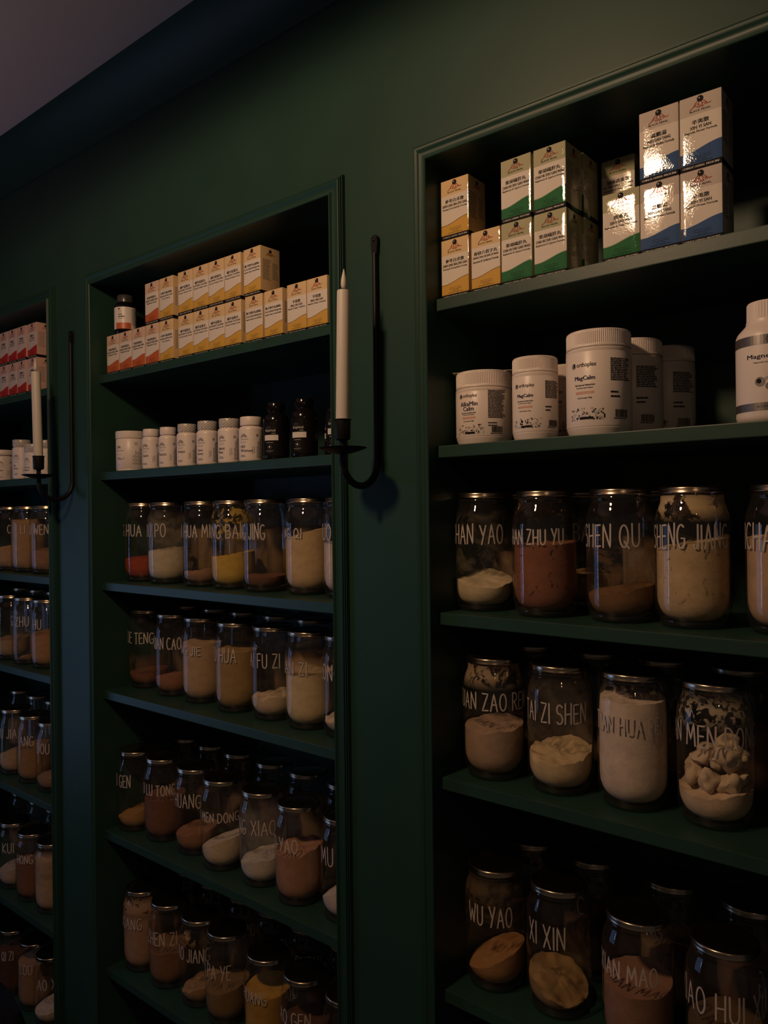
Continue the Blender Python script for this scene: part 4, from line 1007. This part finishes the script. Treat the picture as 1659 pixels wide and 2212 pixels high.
pill_bottle(-2.1960, .0470, .0262, .0990, .0770, ('Zymes', 'Digest'), 'white striped-cap bottle directly behind the far candle', GL1, True, .34, 9, .0245)
pill_bottle(-2.1250, .0480, .0262, .1050, .0840, ('Multi',), 'white striped-cap bottle between the far candle and the frame', GL1, True, .40, 10, .0245)
BM = [M_WINK, M_GREYINK, M_BLACKLBL, M_INK]
def black_bottle(x, y, label, name, frac=.30, back_=False):
    R_ = .0265
    t = empty('black_bottle', (x, y, Z[1]))
    tag(t, label, 'bottle', 'black pill bottles in the middle alcove')
    b = [(0, .001), (R_ * .9, .0003), (R_ * .98, .0025), (R_, .006), (R_, .078), (R_ * .97, .0845), (R_ * .88, .0895), (R_ * .74, .0935), (R_ * .64, .0965), (R_ * .63, .102)]
    mobj('bottle_body', lathe('bottle_body', b, 56, sharp=50), t, M_BLACKPL)
    c = [(R_ * .62, .0995), (R_ * .70, .0995), (R_ * .71, .1005), (R_ * .70, .1145), (R_ * .66, .1162), (0, .1162)]
    mobj('cap', lathe('cap', c, 64, rib=(.101, .114, 32, .0004), sharp=45), t, M_BLACKPL)
    p = Print()
    p.rect(-.060, .060, .0085, .0765, 2, 48)
    p.text('Empirical', -.0045, .0580, h=.0066, w=.0225, m=0); p.text('Health', .003, .0527, h=.0018, w=.008, m=0)
    p.line([(-.0085 + .0045 * cos(pi * i / 6), .0645 + .0022 * sin(pi * i / 6)) for i in range(7)], .0005, 1); p.line([(-.0085 + .0045 * cos(-pi * i / 6), .0645 + .0018 * sin(-pi * i / 6)) for i in range(7)], .0005, 1)
    p.rect(-.0185, .0125, .0385, .0495, 0, 12, .0002); p.text(name, -.0050, .0440, h=.0026, w=.022, m=3)
    p.text('Herbal Pearls', -.006, .0345, h=.0019, w=.015, m=0)
    p.ring(-.006, .0255, .0048, .0004, 1); p.disc(-.006, .0255, .0018, 0, 10)
    p.text('Herbal Supplement', -.006, .0175, h=.0018, w=.016, m=0); p.text('90 Herbal Pearls', -.006, .0150, h=.0014, w=.011, m=1)
    p.build('label_print', onto_cylinder(R_, phi_at(x, y, frac)), BM, t)
black_bottle(-1.1705, .0480, 'black bottle with white label strip, left of the black bottles', 'Du Zhi Huo Ling Wan', .34)
black_bottle(-1.0890, .0475, 'black bottle with white label strip, second of the black bottles', 'Wu Zi Nan Wan', .34)
black_bottle(-.9935, .0480, 'black bottle half hidden by the right frame of the middle alcove', 'Herbal Pearls', .34)
black_bottle(-1.0520, .1050, 'shaded black bottle standing behind the second and third black bottles', 'Herbal Pearls', .2)
# dark bottle standing on the orange-red cartons
t = empty('pill_bottle', (-1.7150, .0475, z0 + BH + .0008))
tag(t, 'dark brown pill bottle with printed label standing on the orange-red boxes', 'bottle')
R_ = .0262
mobj('bottle_body', lathe('bottle_body', [(0, .001), (R_ * .9, .0003), (R_, .004), (R_, .066), (R_ * .96, .0705), (R_ * .82, .0745), (R_ * .68, .0770), (R_ * .66, .081)], 56, sharp=50), t, M_BLACKPL)
mobj('cap', lathe('cap', [(R_ * .6, .0785), (R_ * .74, .0785), (R_ * .75, .0800), (R_ * .745, .0945), (R_ * .70, .0962), (0, .0962)], 64, rib=(.080, .094, 32, .0004), sharp=45), t, mat('dark_grey_plastic', (.05, .045, .04), .3))
p = Print()
p.rect(-.060, .060, .0100, .0640, 2, 48)
p.rect(-.030, .008, .0100, .0250, 5, 16, .0001)
p.disc(-.0210, .0590, .0020, 0, 14, .0003); p.line([(-.024, .0545), (-.021, .0555), (-.016, .0545)], .0005, 4)
p.text('BLACK PEARL', -.0195, .0515, h=.0013, w=.010, m=0); p.smallprint(-.0235, -.013, .0470, .0440, 1, 0, 3, .6, 2, 0); p.smallprint(-.0235, -.007, .0420, .0385, 1, 0, 4, .7, 3, 0); p.smallprint(-.0235, -.007, .0370, .0340, 1, 3, 4, .5, 3, 0)
p.smallprint(.010, .024, .0610, .0200, 9, 3, 6, .45, 4)
p.build('label_print', onto_cylinder(R_, phi_at(-1.715, .0475, .60)), [M_INK, M_INK, M_WINK, M_GREYINK, M_RED, mat('orange_red_ink', (.50, .12, .04), .4)], t)

# ------------------------------------------------------------------ wall candle holders
def sconce(x, ztop, label, lean, clabel):
    t = empty('candle_sconce', (x, 0, ztop - 0.40))
    tag(t, label, 'candle holder', 'black iron wall candle holders')
    zt = 0.40
    r = .0050
    yw, yc, zb_ = -.0062, -.0940, 0.005
    pts = [(0, yw, zt - .035), (0, yw, .25), (0, yw, .10), (0, yw, zb_ + .002)]
    rad = (yw - yc) / 2
    pts += [(0, yw - rad + rad * cos(a), zb_ - rad * 0.98 * sin(a)) for a in [pi * i / 16 for i in range(1, 17)]]
    pts += [(0, yc, .012), (0, yc, .036)]
    mobj('arm', tube('arm', pts, [.0046, .0049, .0052, .0054] + [.0058] * 16 + [.0052, .0050], 14), t, M_IRON)
    # flattened, hammered top tab with a screw
    bm = bmesh.new()
    prof = [(-.0048, 0), (-.0062, .008), (-.0072, .020), (-.0070, .029), (-.0045, .0335), (0, .0348), (.0045, .0335), (.0070, .029), (.0072, .020), (.0062, .008), (.0048, 0)]
    f = bm.faces.new([bm.verts.new((a, -.0085, zt - .038 + b)) for a, b in prof])
    ex = bmesh.ops.extrude_face_region(bm, geom=[f])
    for v in ex['geom']:
        if isinstance(v, bmesh.types.BMVert): v.co.y = -.0015
    bmesh.ops.recalc_face_normals(bm, faces=bm.faces[:])
    bmesh.ops.bevel(bm, geom=bm.edges[:], offset=.0007, segments=2, affect='EDGES')
    me = bpy.data.meshes.new('top_tab'); bm.to_mesh(me); bm.free()
    mobj('top_tab', me, t, M_IRON)
    sc = lathe('screw', [(0, .0022), (.0014, .0020), (.0026, .0012), (.0030, 0)], 16)
    o = mobj('screw', sc, t, mat('dark_screw', (.03, .028, .026), .25, metal=.8), (0, -.0085, zt - .013))
    o.rotation_euler = (radians(90), 0, 0)
    dz = .0225
    pan = [(0, dz - .0085), (.010, dz - .0080), (.022, dz - .0048), (.034, dz - .0008), (.0395, dz + .0018), (.0398, dz + .0026), (.0388, dz + .0026), (.030, dz - .0005), (.012, dz - .0052), (0, dz - .0058)]
    mobj('drip_pan', lathe('drip_pan', [(a, b - .001) for a, b in pan], 56, sharp=50), t, M_IRON, (0, yc, 0))
    cup = [(.0048, .020), (.0050, .033), (.0062, .0355), (.0118, .0370), (.0128, .0390), (.0133, .0680), (.0150, .0692), (.0152, .0700), (.0140, .0703), (.0122, .0698), (.0120, .0420), (0, .0415)]
    mobj('candle_cup', lathe('candle_cup', cup, 40, sharp=45), t, M_IRON, (0, yc, 0))
    c = empty('candle', (x, yc, ztop - 0.40 + .0418))
    tag(c, clabel, 'candle', 'ivory candles in the wall holders')
    c.rotation_euler = lean
    mobj('wax_stick', lathe('wax_stick', [(0, 0), (.0112, 0), (.0114, .004), (.0112, .12), (.0110, .2365), (.0107, .2385), (.0098, .2388), (.0070, .2372), (0, .2368)], 40, sharp=50), c, M_CANDLE)
    mobj('wick', lathe('wick', [(.0016, .2365), (.0016, .2425), (0, .2425)], 12), c, M_WICK)
    mobj('flame_tip', lathe('flame_tip', [(0, .2415), (.0024, .2418), (.0040, .2445), (.0048, .2490), (.0045, .2550), (.0034, .2620), (.0018, .2690), (.0006, .2735), (0, .2745)], 24, sharp=80), c, M_CANDLE)
sconce(-.8570, .4830, 'black iron wall candle holder between the middle and right alcoves', (0, radians(1.5), 0), 'ivory candle in the wall holder beside the right alcove')
sconce(-1.8830, .4800, 'black iron wall candle holder between the left and middle alcoves', (0, radians(-2.2), 0), 'ivory candle in the far wall holder beside the left alcove')

# ------------------------------------------------------------------ navy bag on the floor
def bag():
    t = empty('cloth_bag', (-2.10, -.125, FLOOR))
    tag(t, 'dark navy cloth bag with a strap at the lower left picture corner', 'bag')
    vs, fs = [], []
    n, rows = 40, 26
    for k in range(rows + 1):
        f = k / rows
        z = 0.42 * f
        half = 0.19 * (1 - 0.10 * f - 0.62 * max(0, f - .72) ** 1.3 * 2.4)
        dep = 0.095 * (1 - 0.25 * f - 0.75 * max(0, f - .60) * 1.4)
        for i in range(n):
            a = 2 * pi * i / n
            ca, sa = cos(a), sin(a)
            px = math.copysign(abs(ca) ** .75, ca) * half; py = math.copysign(abs(sa) ** .75, sa) * max(dep, .012)
            q = noise.noise(Vector((px * 14, py * 14, z * 11)))
            zz = z - (0.05 * (px + .19) / .38 * f) + .012 * q * f
            vs.append((px * (1 + .05 * q), py * (1 + .10 * q), zz))
    for k in range(rows):
        for i in range(n):
            j = (i + 1) % n
            fs.append((k * n + i, k * n + j, (k + 1) * n + j, (k + 1) * n + i))
    fs.append(tuple(range(n - 1, -1, -1))); fs.append(tuple(rows * n + i for i in range(n)))
    mobj('bag_body', soft(mesh('bag_body', vs, fs), 60), t, M_NAVYCLOTH)
    st = tube('strap', [(-.10, -.085, .335), (.02, -.085, .318), (.09, -.080, .310), (.130, -.070, .300), (.145, -.065, .285), (.148, -.065, .262)], [.006] * 6, 10)
    mobj('strap', st, t, mat('slate_webbing', (.02, .026, .045), .55))
    b = mobj('buckle', boxes('buckle', [(-.010, .010, -.003, .003, -.014, .014)], .002), t, mat('slate_buckle', (.03, .04, .06), .4), (.149, -.067, .262))
    b.rotation_euler = (0, radians(-28), 0)
bag()
